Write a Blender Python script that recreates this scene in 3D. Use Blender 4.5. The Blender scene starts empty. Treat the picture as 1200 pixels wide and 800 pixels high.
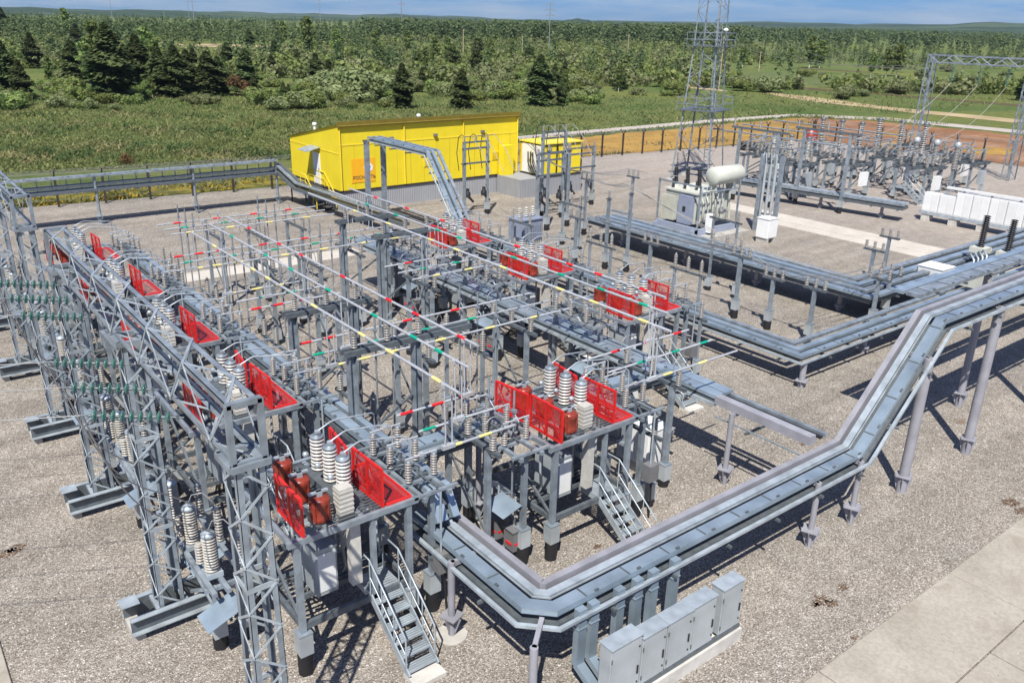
import bpy, math, random
import numpy as np
from mathutils import Vector, Matrix
R = math.radians
S = bpy.context.scene
COL = S.collection
random.seed(7)

# ------------------------------------------------------------------ camera
F, PITCH, ROLL, YAW, CH = 980.0, R(21.05), R(1.35), R(38.4), 13.2
fw = Vector((math.sin(YAW)*math.cos(PITCH), math.cos(YAW)*math.cos(PITCH), -math.sin(PITCH)))
rt0 = Vector((math.cos(YAW), -math.sin(YAW), 0)); up0 = rt0.cross(fw)
rt = rt0*math.cos(ROLL)+up0*math.sin(ROLL); up = -rt0*math.sin(ROLL)+up0*math.cos(ROLL)
cam = bpy.data.cameras.new('camera'); co = bpy.data.objects.new('camera', cam); COL.objects.link(co)
cam.sensor_width = 36; cam.lens = F/1200*36; cam.clip_start = 0.3; cam.clip_end = 20000
co.matrix_world = Matrix(((rt.x, up.x, -fw.x, 0), (rt.y, up.y, -fw.y, 0), (rt.z, up.z, -fw.z, CH), (0, 0, 0, 1)))
S.camera = co
def gp(x, y, z=0.0):
    """survey point: where the sight line of a photo point meets the level z"""
    d = fw*F+rt*(x-600)-up*(y-400); t = (z-CH)/d.z
    return Vector((d.x*t, d.y*t, z))

# ------------------------------------------------------------------ materials
MATS = {}
def mat(name, col, rough=.6, metal=0., var=.12, scale=3., bump=0., bscale=40., spec=None, var2=None):
    m = bpy.data.materials.new(name); m.use_nodes = True; nt = m.node_tree; b = nt.nodes['Principled BSDF']
    N = nt.nodes.new; L = nt.links.new
    tc = N('ShaderNodeTexCoord'); no = N('ShaderNodeTexNoise'); no.inputs['Scale'].default_value = scale; no.inputs['Detail'].default_value = 6
    L(tc.outputs['Object'], no.inputs['Vector'])
    rp = N('ShaderNodeValToRGB'); e = rp.color_ramp.elements
    e[0].position, e[1].position = .3, .7
    e[0].color = [c*(1-var) for c in col]+[1]; e[1].color = [min(1, c*(1+var)) for c in col]+[1]
    if var2: e[0].color = list(var2)+[1]
    L(no.outputs['Fac'], rp.inputs['Fac'])
    oi = N('ShaderNodeObjectInfo'); hs = N('ShaderNodeHueSaturation'); mr = N('ShaderNodeMapRange')
    mr.inputs['To Min'].default_value = .92; mr.inputs['To Max'].default_value = 1.08
    L(oi.outputs['Random'], mr.inputs['Value']); L(mr.outputs['Result'], hs.inputs['Value']); L(rp.outputs['Color'], hs.inputs['Color'])
    L(hs.outputs['Color'], b.inputs['Base Color'])
    rr = N('ShaderNodeMapRange'); rr.inputs['To Min'].default_value = max(.05, rough-.1); rr.inputs['To Max'].default_value = min(1, rough+.12)
    L(no.outputs['Fac'], rr.inputs['Value']); L(rr.outputs['Result'], b.inputs['Roughness'])
    b.inputs['Metallic'].default_value = metal
    if spec is not None: b.inputs['Specular IOR Level'].default_value = spec
    if bump:
        n2 = N('ShaderNodeTexNoise'); n2.inputs['Scale'].default_value = bscale; L(tc.outputs['Object'], n2.inputs['Vector'])
        bp = N('ShaderNodeBump'); bp.inputs['Strength'].default_value = bump; L(n2.outputs['Fac'], bp.inputs['Height']); L(bp.outputs['Normal'], b.inputs['Normal'])
    MATS[name] = m; return m
mat('galv', (.25, .29, .325), .42, .3, .3, 3.)
mat('galv_dark', (.12, .14, .155), .5, .3, .2, 5.)
mat('galv_light', (.37, .42, .455), .4, .3, .22, 3.)
mat('cover', (.29, .365, .43), .3, .4, .22, 1.3)
mat('lilac', (.285, .285, .315), .5, .05, .16, 2.)
mat('tube', (.50, .52, .54), .38, .35, .10, 6.)
mat('wire', (.30, .30, .30), .5, .4, .1, 6.)
mat('bitumen', (.012, .012, .014), .6, 0, .2, 6.)
mat('concrete_light', (.50, .48, .44), .85, 0, .16, 3., .2, 30)
mat('concrete', (.40, .385, .35), .9, 0, .2, 2.5, .25, 25)
mat('white_paint', (.74, .75, .74), .4, 0, .05, 2.)
mat('cabinet', (.40, .44, .46), .33, .2, .14, 1.6)
mat('cabinet_dark', (.17, .17, .175), .45, .1, .1, 3.)
mat('cream', (.50, .51, .44), .4, 0, .08, 2.)
mat('blue_grey', (.27, .31, .40), .4, .1, .08, 2.)
mat('porcelain', (.50, .485, .44), .3, 0, .1, 8.)
mat('porcelain_dull', (.40, .38, .335), .45, 0, .16, 8.)
mat('porcelain_grey', (.29, .275, .25), .4, 0, .14, 8.)
mat('black_rubber', (.018, .018, .02), .5, 0, .2, 8.)
mat('resin', (.23, .035, .02), .35, 0, .2, 9.)
mat('red_paint', (.60, .018, .015), .4, 0, .1, 3.)
mat('band_red', (.70, .015, .02), .4, 0, .05)
mat('band_green', (.0, .32, .20), .4, 0, .05)
mat('band_yellow', (.72, .62, .22), .4, 0, .05)
mat('yellow_rail', (.75, .58, .04), .45, 0, .08)
mat('olive_trim', (.16, .12, .012), .55, 0, .12)
mat('sign_orange', (.80, .40, .01), .5, 0, .04)
mat('sign_dark', (.03, .035, .07), .5, 0, .05)
mat('dark_hole', (.02, .02, .022), .7, 0, .1)
mat('gray_skirt', (.36, .37, .385), .5, .1, .06)
mat('wood_pole', (.36, .30, .20), .8, 0, .15)
mat('blue_pipe', (.03, .08, .35), .4, 0, .1)
mat('fence_post', (.05, .04, .035), .6, .2, .2)
mat('rust', (.16, .055, .03), .85, 0, .2)
mat('tyre', (.02, .02, .02), .85, 0, .2)
def glassy():
    m = mat('green_glass', (.16, .42, .36), .1, 0, .1); b = m.node_tree.nodes['Principled BSDF']
    b.inputs['Transmission Weight'].default_value = .75; b.inputs['IOR'].default_value = 1.45
glassy()
def red_mesh():
    m = mat('red_mesh', (.62, .02, .018), .45, 0, .1); nt = m.node_tree; N = nt.nodes.new; L = nt.links.new
    b = nt.nodes['Principled BSDF']; out = nt.nodes['Material Output']
    tr = N('ShaderNodeBsdfTransparent'); mx = N('ShaderNodeMixShader'); mx.inputs[0].default_value = .72; L(b.outputs[0], mx.inputs[1]); L(tr.outputs[0], mx.inputs[2]); L(mx.outputs[0], out.inputs[0])
red_mesh()
def hgt(p, top):
    """height above the point p that reaches photo row top"""
    d = p-Vector((0, 0, CH)); k = (400-top)/F
    return (k*d.dot(fw)-d.dot(up))/(up.z-k*fw.z)
def ribbed(name, col, per, axis='X', depth=.6, rough=.45):
    m = mat(name, col, rough, 0, .04, 1.2); nt = m.node_tree; N = nt.nodes.new; L = nt.links.new
    b = nt.nodes['Principled BSDF']; tc = nt.nodes['Texture Coordinate']
    sp = N('ShaderNodeSeparateXYZ'); ad = N('ShaderNodeMath'); ad.operation = 'ADD'
    L(tc.outputs['Object'], sp.inputs[0]); L(sp.outputs['X'], ad.inputs[0]); L(sp.outputs['Y'], ad.inputs[1])
    mu = N('ShaderNodeMath'); mu.operation = 'MULTIPLY'; mu.inputs[1].default_value = 1/per; L(ad.outputs[0], mu.inputs[0])
    fr = N('ShaderNodeMath'); fr.operation = 'PINGPONG'; fr.inputs[1].default_value = .5; L(mu.outputs[0], fr.inputs[0])
    st = N('ShaderNodeMapRange'); st.inputs['From Min'].default_value = .15; st.inputs['From Max'].default_value = .3; L(fr.outputs[0], st.inputs['Value'])
    bp = N('ShaderNodeBump'); bp.inputs['Strength'].default_value = depth; bp.inputs['Distance'].default_value = .03; L(st.outputs[0], bp.inputs['Height']); L(bp.outputs[0], b.inputs['Normal'])
ribbed('yellow_siding', (.78, .615, .02), .5, depth=.10)
ribbed('skirt_siding', (.33, .34, .36), .16, depth=1.)

# ------------------------------------------------------------------ mesh helper
class MB:
    def __init__(s): s.v = []; s.f = []; s.sm = []
    def add(s, vs, fs, smooth=False):
        o = len(s.v); s.v += [tuple(v) for v in vs]; s.f += [tuple(i+o for i in f) for f in fs]; s.sm += [smooth]*len(fs); return s
    def box(s, c, d, rz=0, rot=None):
        hx, hy, hz = d[0]/2, d[1]/2, d[2]/2
        M = rot if rot is not None else Matrix.Rotation(rz, 3, 'Z'); c = Vector(c)
        vs = [c+M @ Vector((x*hx, y*hy, z*hz)) for x in (-1, 1) for y in (-1, 1) for z in (-1, 1)]
        return s.add(vs, [(0, 1, 3, 2), (4, 6, 7, 5), (0, 4, 5, 1), (2, 3, 7, 6), (0, 2, 6, 4), (1, 5, 7, 3)])
    def b2(s, x0, y0, z0, x1, y1, z1): return s.box(((x0+x1)/2, (y0+y1)/2, (z0+z1)/2), (abs(x1-x0), abs(y1-y0), abs(z1-z0)))
    def bar(s, p, q, w, h=None, upv=(0, 0, 1)):
        p, q = Vector(p), Vector(q); h = h or w; d = q-p; L = d.length
        if L < 1e-6: return s
        d /= L; u = Vector(upv)
        if abs(d.dot(u)) > .98: u = Vector((0, 1, 0))
        a = d.cross(u).normalized(); u = a.cross(d)
        return s.box((p+q)/2, (L, w, h), rot=Matrix((d, a, u)).transposed())
    def ang(s, p, q, w, t, a, b):
        """L profile: flange along a and flange along b"""
        p, q, a, b = Vector(p), Vector(q), Vector(a), Vector(b)
        for u, v in ((a, b), (b, a)):
            vs = []
            for e in (p, q):
                vs += [e, e+u*w, e+u*w+v*t, e+v*t]
            s.add(vs, [(0, 1, 2, 3), (7, 6, 5, 4), (0, 4, 5, 1), (1, 5, 6, 2), (2, 6, 7, 3), (3, 7, 4, 0)])
        return s
    def tube(s, p, q, r, n=8, r2=None, caps=True):
        p, q = Vector(p), Vector(q); d = (q-p)
        if d.length < 1e-6: return s
        d.normalize(); u = Vector((0, 0, 1)) if abs(d.z) < .95 else Vector((1, 0, 0)); a = d.cross(u).normalized(); b = a.cross(d); r2 = r if r2 is None else r2
        vs = [p+(a*math.cos(t)+b*math.sin(t))*r for t in [2*math.pi*i/n for i in range(n)]]+[q+(a*math.cos(t)+b*math.sin(t))*r2 for t in [2*math.pi*i/n for i in range(n)]]
        s.add(vs, [(i, (i+1) % n, n+(i+1) % n, n+i) for i in range(n)], True)
        if caps: s.add(vs, [tuple(range(n-1, -1, -1)), tuple(range(n, 2*n))])
        return s
    def poly(s, pts, r, n=6):
        pts = [Vector(p) for p in pts]; rings = []; prev = None
        for i, p in enumerate(pts):
            d = (pts[min(i+1, len(pts)-1)]-pts[max(i-1, 0)]).normalized()
            if prev is None:
                u = Vector((0, 0, 1)) if abs(d.z) < .9 else Vector((1, 0, 0)); a = d.cross(u).normalized()
            else: a = (prev-d*prev.dot(d)).normalized()
            prev = a; b = d.cross(a); rings.append([p+(a*math.cos(t)+b*math.sin(t))*r for t in [2*math.pi*k/n for k in range(n)]])
        vs = [v for g in rings for v in g]
        fs = [(i*n+k, i*n+(k+1) % n, (i+1)*n+(k+1) % n, (i+1)*n+k) for i in range(len(pts)-1) for k in range(n)]
        s.add(vs, fs, True); m = len(pts)-1
        return s.add(vs, [tuple(range(n-1, -1, -1)), tuple(m*n+k for k in range(n))])
    def lathe(s, prof, c=(0, 0, 0), n=12, M=None):
        c = Vector(c); vs = []; M = M or Matrix.Identity(3)
        for r, z in prof: vs += [c+M @ Vector((r*math.cos(2*math.pi*k/n), r*math.sin(2*math.pi*k/n), z)) for k in range(n)]
        fs = [(i*n+k, i*n+(k+1) % n, (i+1)*n+(k+1) % n, (i+1)*n+k) for i in range(len(prof)-1) for k in range(n)]
        s.add(vs, fs, True); m = len(prof)-1
        return s.add(vs, [tuple(range(n-1, -1, -1)), tuple(m*n+k for k in range(n))])
    def ins(s, c, h, r, R_, nr, n=10, M=None):
        """ribbed insulator: sheds of radius R_ on a core of radius r"""
        pr = [(r*1.15, 0)]; st = h/nr
        for i in range(nr):
            z = i*st; pr += [(r, z+st*.1), (r, z+st*.4), (R_, z+st*.52), (R_*.96, z+st*.68), (r, z+st*.95)]
        pr.append((r*1.1, h)); return s.lathe(pr, c, n, M)
    def sheet(s, pts, t=.004):
        pts = [Vector(p) for p in pts]; nrm = (pts[1]-pts[0]).cross(pts[2]-pts[0]).normalized()*t; n = len(pts)
        vs = pts+[p-nrm for p in pts]
        return s.add(vs, [tuple(range(n)), tuple(range(2*n-1, n-1, -1))]+[(i, n+i, n+(i+1) % n, (i+1) % n) for i in range(n)])
    def build(s, name, m, parent=None):
        me = bpy.data.meshes.new(name); me.from_pydata(s.v, [], s.f); me.polygons.foreach_set('use_smooth', s.sm); me.materials.append(MATS[m] if isinstance(m, str) else m); me.update()
        o = bpy.data.objects.new(name, me); COL.objects.link(o)
        if parent: o.parent = parent
        return o
def tag(o, label, cat, group=None):
    o['label'] = label; o['category'] = cat
    if group: o['group'] = group
    return o
def thing(name, label, cat, loc=(0, 0, 0), rz=0, group=None):
    o = bpy.data.objects.new(name, None); COL.objects.link(o); o.location = loc; o.rotation_euler = (0, 0, rz); o.empty_display_size = .2
    return tag(o, label, cat, group)
def struct(o): o['kind'] = 'structure'; return o
KIDS = {}
def dup(src, loc, label, rz=None, scale=None, group=None):
    def cp(o, par):
        c = o.copy(); COL.objects.link(c)
        if par: c.parent = par
        for k in o.children: cp(k, c)
        return c
    c = cp(src, None); c.location = loc; c['label'] = label
    if rz is not None: c.rotation_euler = (0, 0, rz)
    if scale is not None: c.scale = scale if hasattr(scale, '__len__') else (scale,)*3
    if group: c['group'] = group
    return c
def sweep(path, sections, name_mat):
    pass
def frame_path(path):
    """for each point: lateral (mitred, horizontal, to the right of travel) and up vectors"""
    P = [Vector(p) for p in path]; out = []
    for i, p in enumerate(P):
        ds = []
        if i > 0: ds.append((P[i]-P[i-1]).normalized())
        if i < len(P)-1: ds.append((P[i+1]-P[i]).normalized())
        ls = []
        for d in ds:
            h = Vector((d.x, d.y, 0)).normalized(); ls.append(Vector((h.y, -h.x, 0)))
        l = sum(ls, Vector()).normalized(); l /= max(.3, l.dot(ls[0]))
        us = [Vector((ls[k].cross(d))) for k, d in enumerate(ds)]
        u = sum(us, Vector()).normalized(); u /= max(.3, u.dot(us[0]))
        out.append((p, l, u))
    return out
def duct(mb, path, u0, u1, z0, z1):
    fr = frame_path(path); vs = []
    for p, l, u in fr: vs += [p+l*u0+u*z0, p+l*u1+u*z0, p+l*u1+u*z1, p+l*u0+u*z1]
    n = len(fr); fs = [(i*4+k, i*4+(k+1) % 4, (i+1)*4+(k+1) % 4, (i+1)*4+k) for i in range(n-1) for k in range(4)]
    return mb.add(vs, [tuple(reversed(f)) for f in fs]+[(0, 1, 2, 3), tuple((n-1)*4+k for k in (3, 2, 1, 0))])
def along(path, step, off=0.):
    P = [Vector(p) for p in path]
    for i in range(len(P)-1):
        d = P[i+1]-P[i]; L = d.length; d.normalize(); h = Vector((d.x, d.y, 0)).normalized(); l = Vector((h.y, -h.x, 0)); t = off+step/2
        while t < L-.15:
            yield P[i]+d*t, d, l, l.cross(d); t += step
ORD = ['nearest the camera', 'second from the camera', 'third from the camera', 'fourth from the camera', 'farthest from the camera', 'sixth from the camera', 'seventh from the camera', 'eighth from the camera']
# ------------------------------------------------------------------ sun, sky
EL, AZ = R(54), R(226)
sun = bpy.data.lights.new('sun', 'SUN'); so = bpy.data.objects.new('sun', sun); COL.objects.link(so)
sun.energy = 5.0; sun.angle = R(.5); sun.color = (1, .955, .88)
sd = Vector((math.sin(AZ)*math.cos(EL), math.cos(AZ)*math.cos(EL), math.sin(EL)))
so.rotation_euler = sd.to_track_quat('Z', 'Y').to_euler(); so.location = (0, 0, 60)
w = bpy.data.worlds.new('World'); S.world = w; w.use_nodes = True; nt = w.node_tree; N = nt.nodes.new; L = nt.links.new
bg = nt.nodes['Background']; bg.inputs['Strength'].default_value = .052
sk = N('ShaderNodeTexSky'); sk.sky_type = 'NISHITA'; sk.sun_disc = False; sk.sun_elevation = EL; sk.sun_rotation = AZ; sk.air_density = .9; sk.dust_density = .25; sk.ozone_density = 3.0
tc = N('ShaderNodeTexCoord'); mp = N('ShaderNodeMapping'); mp.inputs['Scale'].default_value = (3.5, 3.5, 34); L(tc.outputs['Generated'], mp.inputs['Vector'])
no = N('ShaderNodeTexNoise'); no.inputs['Scale'].default_value = 2.0; no.inputs['Detail'].default_value = 8; no.inputs['Roughness'].default_value = .6; L(mp.outputs['Vector'], no.inputs['Vector'])
rp = N('ShaderNodeValToRGB'); rp.color_ramp.elements[0].position = .40; rp.color_ramp.elements[1].position = .72; L(no.outputs['Fac'], rp.inputs['Fac'])
mx = N('ShaderNodeMix'); mx.data_type = 'RGBA'; mx.blend_type = 'MIX'; mx.inputs['B'].default_value = (7.5, 8.6, 10, 1)
ml = N('ShaderNodeMath'); ml.operation = 'MULTIPLY'; ml.inputs[1].default_value = .8; L(rp.outputs['Color'], ml.inputs[0]); L(ml.outputs[0], mx.inputs['Factor'])
gm = N('ShaderNodeMix'); gm.data_type = 'RGBA'; gm.blend_type = 'MULTIPLY'; gm.inputs['Factor'].default_value = 1; gm.inputs['B'].default_value = (.36, .70, 1.45, 1)
L(sk.outputs['Color'], gm.inputs['A']); L(gm.outputs['Result'], mx.inputs['A']); L(mx.outputs['Result'], bg.inputs['Color'])
S.view_settings.view_transform = 'Standard'; S.view_settings.look = 'None'; S.view_settings.exposure = .50; S.view_settings.gamma = 1
S.cycles.max_bounces = 5; S.cycles.diffuse_bounces = 3; S.cycles.glossy_bounces = 3; S.cycles.transparent_max_bounces = 8; S.cycles.caustics_reflective = False; S.cycles.caustics_refractive = False
try: S.cycles.use_denoising = True
except Exception: pass

# ------------------------------------------------------------------ ground sheets
def ground_mat(name, build):
    m = bpy.data.materials.new(name); m.use_nodes = True; nt = m.node_tree; b = nt.nodes['Principled BSDF']; b.inputs['Roughness'].default_value = .95; b.inputs['Specular IOR Level'].default_value = .15
    tc = nt.nodes.new('ShaderNodeTexCoord'); build(nt, b, tc.outputs['Object']); MATS[name] = m; return m
def noise(nt, vec, scale, detail=6, rough=.55, dist=0):
    n = nt.nodes.new('ShaderNodeTexNoise'); n.inputs['Scale'].default_value = scale; n.inputs['Detail'].default_value = detail; n.inputs['Roughness'].default_value = rough; n.inputs['Distortion'].default_value = dist
    nt.links.new(vec, n.inputs['Vector']); return n.outputs['Fac']
def ramp(nt, fac, stops):
    r = nt.nodes.new('ShaderNodeValToRGB'); e = r.color_ramp.elements
    while len(e) < len(stops): e.new(.5)
    for q, (p, c) in zip(e, stops): q.position = p; q.color = list(c)+[1]
    nt.links.new(fac, r.inputs['Fac']); return r.outputs['Color']
def mixc(nt, fac, a, b, mode='MIX'):
    m = nt.nodes.new('ShaderNodeMix'); m.data_type = 'RGBA'; m.blend_type = mode
    for sock, v in (('Factor', fac), ('A', a), ('B', b)):
        if hasattr(v, 'node'): nt.links.new(v, m.inputs[sock])
        elif isinstance(v, (int, float)): m.inputs[sock].default_value = v
        else: m.inputs[sock].default_value = list(v)+[1]
    return m.outputs['Result']
def bump(nt, b, h, strength, dist=.05):
    p = nt.nodes.new('ShaderNodeBump'); p.inputs['Strength'].default_value = strength; p.inputs['Distance'].default_value = dist
    nt.links.new(h, p.inputs['Height']); nt.links.new(p.outputs['Normal'], b.inputs['Normal'])
def voro(nt, vec, scale, out='Color'):
    v = nt.nodes.new('ShaderNodeTexVoronoi'); v.inputs['Scale'].default_value = scale; nt.links.new(vec, v.inputs['Vector']); return v
def gravel(nt, b, vec):
    v = voro(nt, vec, 31); sp = nt.nodes.new('ShaderNodeSeparateColor'); nt.links.new(v.outputs['Color'], sp.inputs[0])
    c = ramp(nt, sp.outputs[0], [(0, (.15, .132, .112)), (.25, (.235, .21, .18)), (.6, (.315, .287, .25)), (.85, (.385, .355, .315)), (1, (.54, .515, .48))])
    big = ramp(nt, noise(nt, vec, .22, 5), [(.3, (.86, .86, .86)), (.7, (1.1, 1.08, 1.05))]); c = mixc(nt, 1., c, big, 'MULTIPLY')
    mid = ramp(nt, noise(nt, vec, 1.6, 6, .65), [(.33, (.84, .83, .82)), (.66, (1.1, 1.1, 1.1))]); c = mixc(nt, 1., c, mid, 'MULTIPLY')
    trk = nt.nodes.new('ShaderNodeMapping'); trk.inputs['Scale'].default_value = (.05, .8, 1); trk.inputs['Rotation'].default_value = (0, 0, .06); nt.links.new(vec, trk.inputs['Vector']); c = mixc(nt, 1., c, ramp(nt, noise(nt, trk.outputs['Vector'], 1., 3, .5), [(.36, (.86, .855, .85)), (.6, (1.06, 1.06, 1.06))]), 'MULTIPLY')
    gx = nt.nodes.new('ShaderNodeSeparateXYZ'); nt.links.new(vec, gx.inputs[0]); rg = nt.nodes.new('ShaderNodeMapRange'); rg.inputs['From Min'].default_value = 44; rg.inputs['From Max'].default_value = 64; nt.links.new(gx.outputs['X'], rg.inputs['Value'])
    c = mixc(nt, mixc(nt, .55, (0, 0, 0), rg.outputs['Result']), c, mixc(nt, 1., (.42, .37, .33), mid, 'MULTIPLY'))
    st = ramp(nt, noise(nt, vec, .12, 4), [(.60, (0, 0, 0)), (.78, (1, 1, 1))]); c = mixc(nt, mixc(nt, .35, (0, 0, 0), st), c, (.44, .33, .25))
    dirt = ramp(nt, noise(nt, vec, .55, 3, .5, .4), [(.73, (0, 0, 0)), (.80, (1, 1, 1))]); c = mixc(nt, mixc(nt, .6, (0, 0, 0), dirt), c, (.15, .085, .045))
    nt.links.new(c, b.inputs['Base Color']); bump(nt, b, v.outputs['Distance'], .9, .03)
ground_mat('gravel', gravel)
def grass(nt, b, vec):
    c = ramp(nt, noise(nt, vec, .9, 8, .7), [(.28, (.06, .085, .025)), (.45, (.115, .15, .045)), (.6, (.155, .18, .06)), (.78, (.23, .215, .10))])
    c2 = ramp(nt, noise(nt, vec, .045, 6, .6, .6), [(.32, (.55, .75, .55)), (.5, (1, 1, 1)), (.7, (1.35, 1.15, .9))]); c = mixc(nt, 1., c, c2, 'MULTIPLY')
    d = ramp(nt, noise(nt, vec, .013, 5, .6, 1), [(.58, (0, 0, 0)), (.70, (1, 1, 1))]); c = mixc(nt, mixc(nt, .5, (0, 0, 0), d), c, (.16, .15, .085))
    nt.links.new(c, b.inputs['Base Color']); bump(nt, b, noise(nt, vec, 2.2, 8, .75), 1., .35)
ground_mat('meadow', grass)
def concrete_slab(nt, b, vec):
    c = ramp(nt, noise(nt, vec, .6, 8, .65), [(.3, (.30, .27, .222)), (.55, (.37, .337, .285)), (.75, (.42, .388, .335))])
    d = ramp(nt, noise(nt, vec, 12, 4, .6), [(.35, (.86, .86, .86)), (.6, (1.03, 1.03, 1.03))]); c = mixc(nt, 1., c, d, 'MULTIPLY')
    s = ramp(nt, noise(nt, vec, .9, 4, .6, 1.2), [(.56, (0, 0, 0)), (.70, (1, 1, 1))]); c = mixc(nt, mixc(nt, .5, (0, 0, 0), s), c, (.25, .215, .165))
    nt.links.new(c, b.inputs['Base Color']); bump(nt, b, noise(nt, vec, 30, 5, .7), .25, .02)
ground_mat('slab', concrete_slab)
def pale_slab(nt, b, vec):
    c = ramp(nt, noise(nt, vec, .8, 7, .65), [(.3, (.42, .385, .335)), (.7, (.54, .505, .45))]); nt.links.new(c, b.inputs['Base Color'])
ground_mat('pale_slab', pale_slab)
def sand(nt, b, vec):
    c = ramp(nt, noise(nt, vec, .12, 7, .6, .8), [(.3, (.20, .12, .045)), (.44, (.34, .20, .05)), (.6, (.43, .26, .06)), (.78, (.30, .23, .09))])
    n2 = noise(nt, vec, 1.3, 7, .7); c = mixc(nt, 1., c, ramp(nt, n2, [(.3, (.72, .72, .72)), (.7, (1.15, 1.15, 1.15))]), 'MULTIPLY')
    nt.links.new(c, b.inputs['Base Color']); bump(nt, b, n2, .8, .3)
ground_mat('sand', sand)
def redsand(nt, b, vec):
    c = ramp(nt, noise(nt, vec, .16, 7, .6, .8), [(.3, (.20, .10, .052)), (.5, (.29, .15, .078)), (.7, (.36, .22, .13))])
    n2 = noise(nt, vec, 1.1, 7, .7); c = mixc(nt, 1., c, ramp(nt, n2, [(.3, (.7, .7, .7)), (.7, (1.15, 1.15, 1.15))]), 'MULTIPLY')
    nt.links.new(c, b.inputs['Base Color']); bump(nt, b, n2, .8, .3)
ground_mat('red_sand', redsand)
def weeds(nt, b, vec):
    c = ramp(nt, noise(nt, vec, .55, 7, .65, .5), [(.28, (.05, .06, .018)), (.45, (.13, .125, .03)), (.58, (.33, .27, .03)), (.75, (.22, .15, .05))])
    n2 = noise(nt, vec, 3., 7, .7); c = mixc(nt, 1., c, ramp(nt, n2, [(.3, (.6, .6, .6)), (.7, (1.2, 1.2, 1.2))]), 'MULTIPLY')
    nt.links.new(c, b.inputs['Base Color']); bump(nt, b, n2, 1., .3)
ground_mat('weeds', weeds)
def path(nt, b, vec):
    c = ramp(nt, noise(nt, vec, .4, 6, .6), [(.3, (.34, .30, .26)), (.7, (.47, .43, .39))]); nt.links.new(c, b.inputs['Base Color'])
ground_mat('pale_path', path)
def track(nt, b, vec):
    c = ramp(nt, noise(nt, vec, .25, 6, .6), [(.3, (.30, .23, .13)), (.7, (.46, .37, .22))]); nt.links.new(c, b.inputs['Base Color'])
ground_mat('dirt_track', track)
def brown(nt, b, vec):
    c = ramp(nt, noise(nt, vec, .25, 6, .6), [(.3, (.075, .055, .035)), (.7, (.14, .10, .06))]); nt.links.new(c, b.inputs['Base Color'])
ground_mat('brown_soil', brown)
def field(nt, b, vec):
    c = ramp(nt, noise(nt, vec, .3, 7, .65), [(.3, (.075, .105, .035)), (.7, (.135, .155, .06))]); nt.links.new(c, b.inputs['Base Color'])
ground_mat('green_field', field)
def flat(name, pts, z, m):
    me = bpy.data.meshes.new(name); me.from_pydata([(p[0], p[1], z) for p in pts], [], [tuple(range(len(pts)))]); me.materials.append(MATS[m])
    if me.polygons[0].normal.z < 0: me.flip_normals()
    o = bpy.data.objects.new(name, me); COL.objects.link(o); return struct(o)
def rough(pts, j=.5, step=1.6):
    out = []
    for i, p in enumerate(pts):
        a, b = Vector((*p, 0)), Vector((*pts[(i+1) % len(pts)], 0)); n = max(1, int((b-a).length/step))
        for k in range(n): v = a.lerp(b, k/n); out.append((v.x+random.uniform(-j, j), v.y+random.uniform(-j, j)))
    return out
# one sheet to the horizon
G = 6400
flat('ground', [(-G, -G), (G, -G), (G, G), (-G, G)], -.02, 'meadow')
FENCE = [(-30, 69.5), (8, 66.6), (26.4, 64.9), (59.2, 64.1), (81, 61.8), (94.5, 60.4), (95.6, 37.5), (99, 0), (100, -20)]
flat('gravel_yard', [(-30, -25), (100, -20), (95.6+1, 37.5), (95.5, 61), (81, 62.6), (59.2, 64.9), (26.4, 65.6), (8, 67.4), (-30, 70.3)], 0, 'gravel')
flat('weedy_bank', rough([(-30, 70.3), (8, 67.5), (30, 65.9), (44, 65.4), (44, 69.5), (30, 70.6), (8, 72.8), (-30, 76)], .35), .002, 'weeds')
flat('sand_strip', rough([(44, 65.6), (59.2, 65), (81, 62.7), (96, 61), (99, 61), (112, 72), (118, 77), (100, 77.3), (72, 76.5), (58, 76), (44, 70)], .45), .004, 'sand')
flat('red_sand_bank', rough([(95.9, 61), (97, 37.5), (100, 5), (124, 5), (126, 50), (124, 68), (118, 76.5)], .6), .003, 'red_sand')
for i, (x, y, a, b) in enumerate([(101, 52, 3, 4), (106, 44, 5, 3.), (111, 58, 4, 3)]):
    flat('sand_patch', [(x+a*math.cos(t)*random.uniform(.7, 1.1), y+b*math.sin(t)*random.uniform(.7, 1.1)) for t in [k*math.pi/7 for k in range(14)]], .008, 'sand')
flat('gravel_path', [(40, 78.2), (58, 78.2), (72, 78.7), (100, 79.4), (118, 79), (126.5, 69), (128.5, 50), (128, 5), (132, 5), (133, 50), (131, 70), (121, 81.5), (100, 82.2), (72, 81.3), (58, 80.6), (40, 80.4)], .009, 'pale_path')
# concrete road slabs: two rows of 5.9 x 2 m slabs along y = 7 and y = 5, others round the yard
def slab_row(name, x0, n, y1, wd, ax, L_=5.86, z=.14, gap=.03, mt='slab'):
    mb = MB()
    for i in range(n):
        a, b = x0+i*(L_+gap), x0+i*(L_+gap)+L_; dz = random.uniform(-.006, .006)
        if ax == 'x': mb.b2(a, y1-wd, -.04, b, y1, z+dz)
        else: mb.b2(y1-wd, a, -.04, y1, b, z+dz)
    o = mb.build(name, mt); md = o.modifiers.new('edge', 'BEVEL'); md.width = .015; md.segments = 1
    return struct(o)
slab_row('concrete_road', 14.45-5.89*6, 13, 7.14, 1.98, 'x', z=.05)
slab_row('concrete_road', 14.45-5.89*6-2.2, 13, 5.13, 1.98, 'x', z=.05)
slab_row('concrete_road', -4, 8, .43, 1.98, 'y', z=.05)
slab_row('concrete_road', -4, 8, -1.58, 1.98, 'y', z=.05)
slab_row('concrete_road', 12.0, 5, 54.3, 2., 'y', z=.05, mt='pale_slab')
slab_row('concrete_road', 11.2, 2, 44.9, 1.6, 'x', z=.05, mt='pale_slab')
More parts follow.
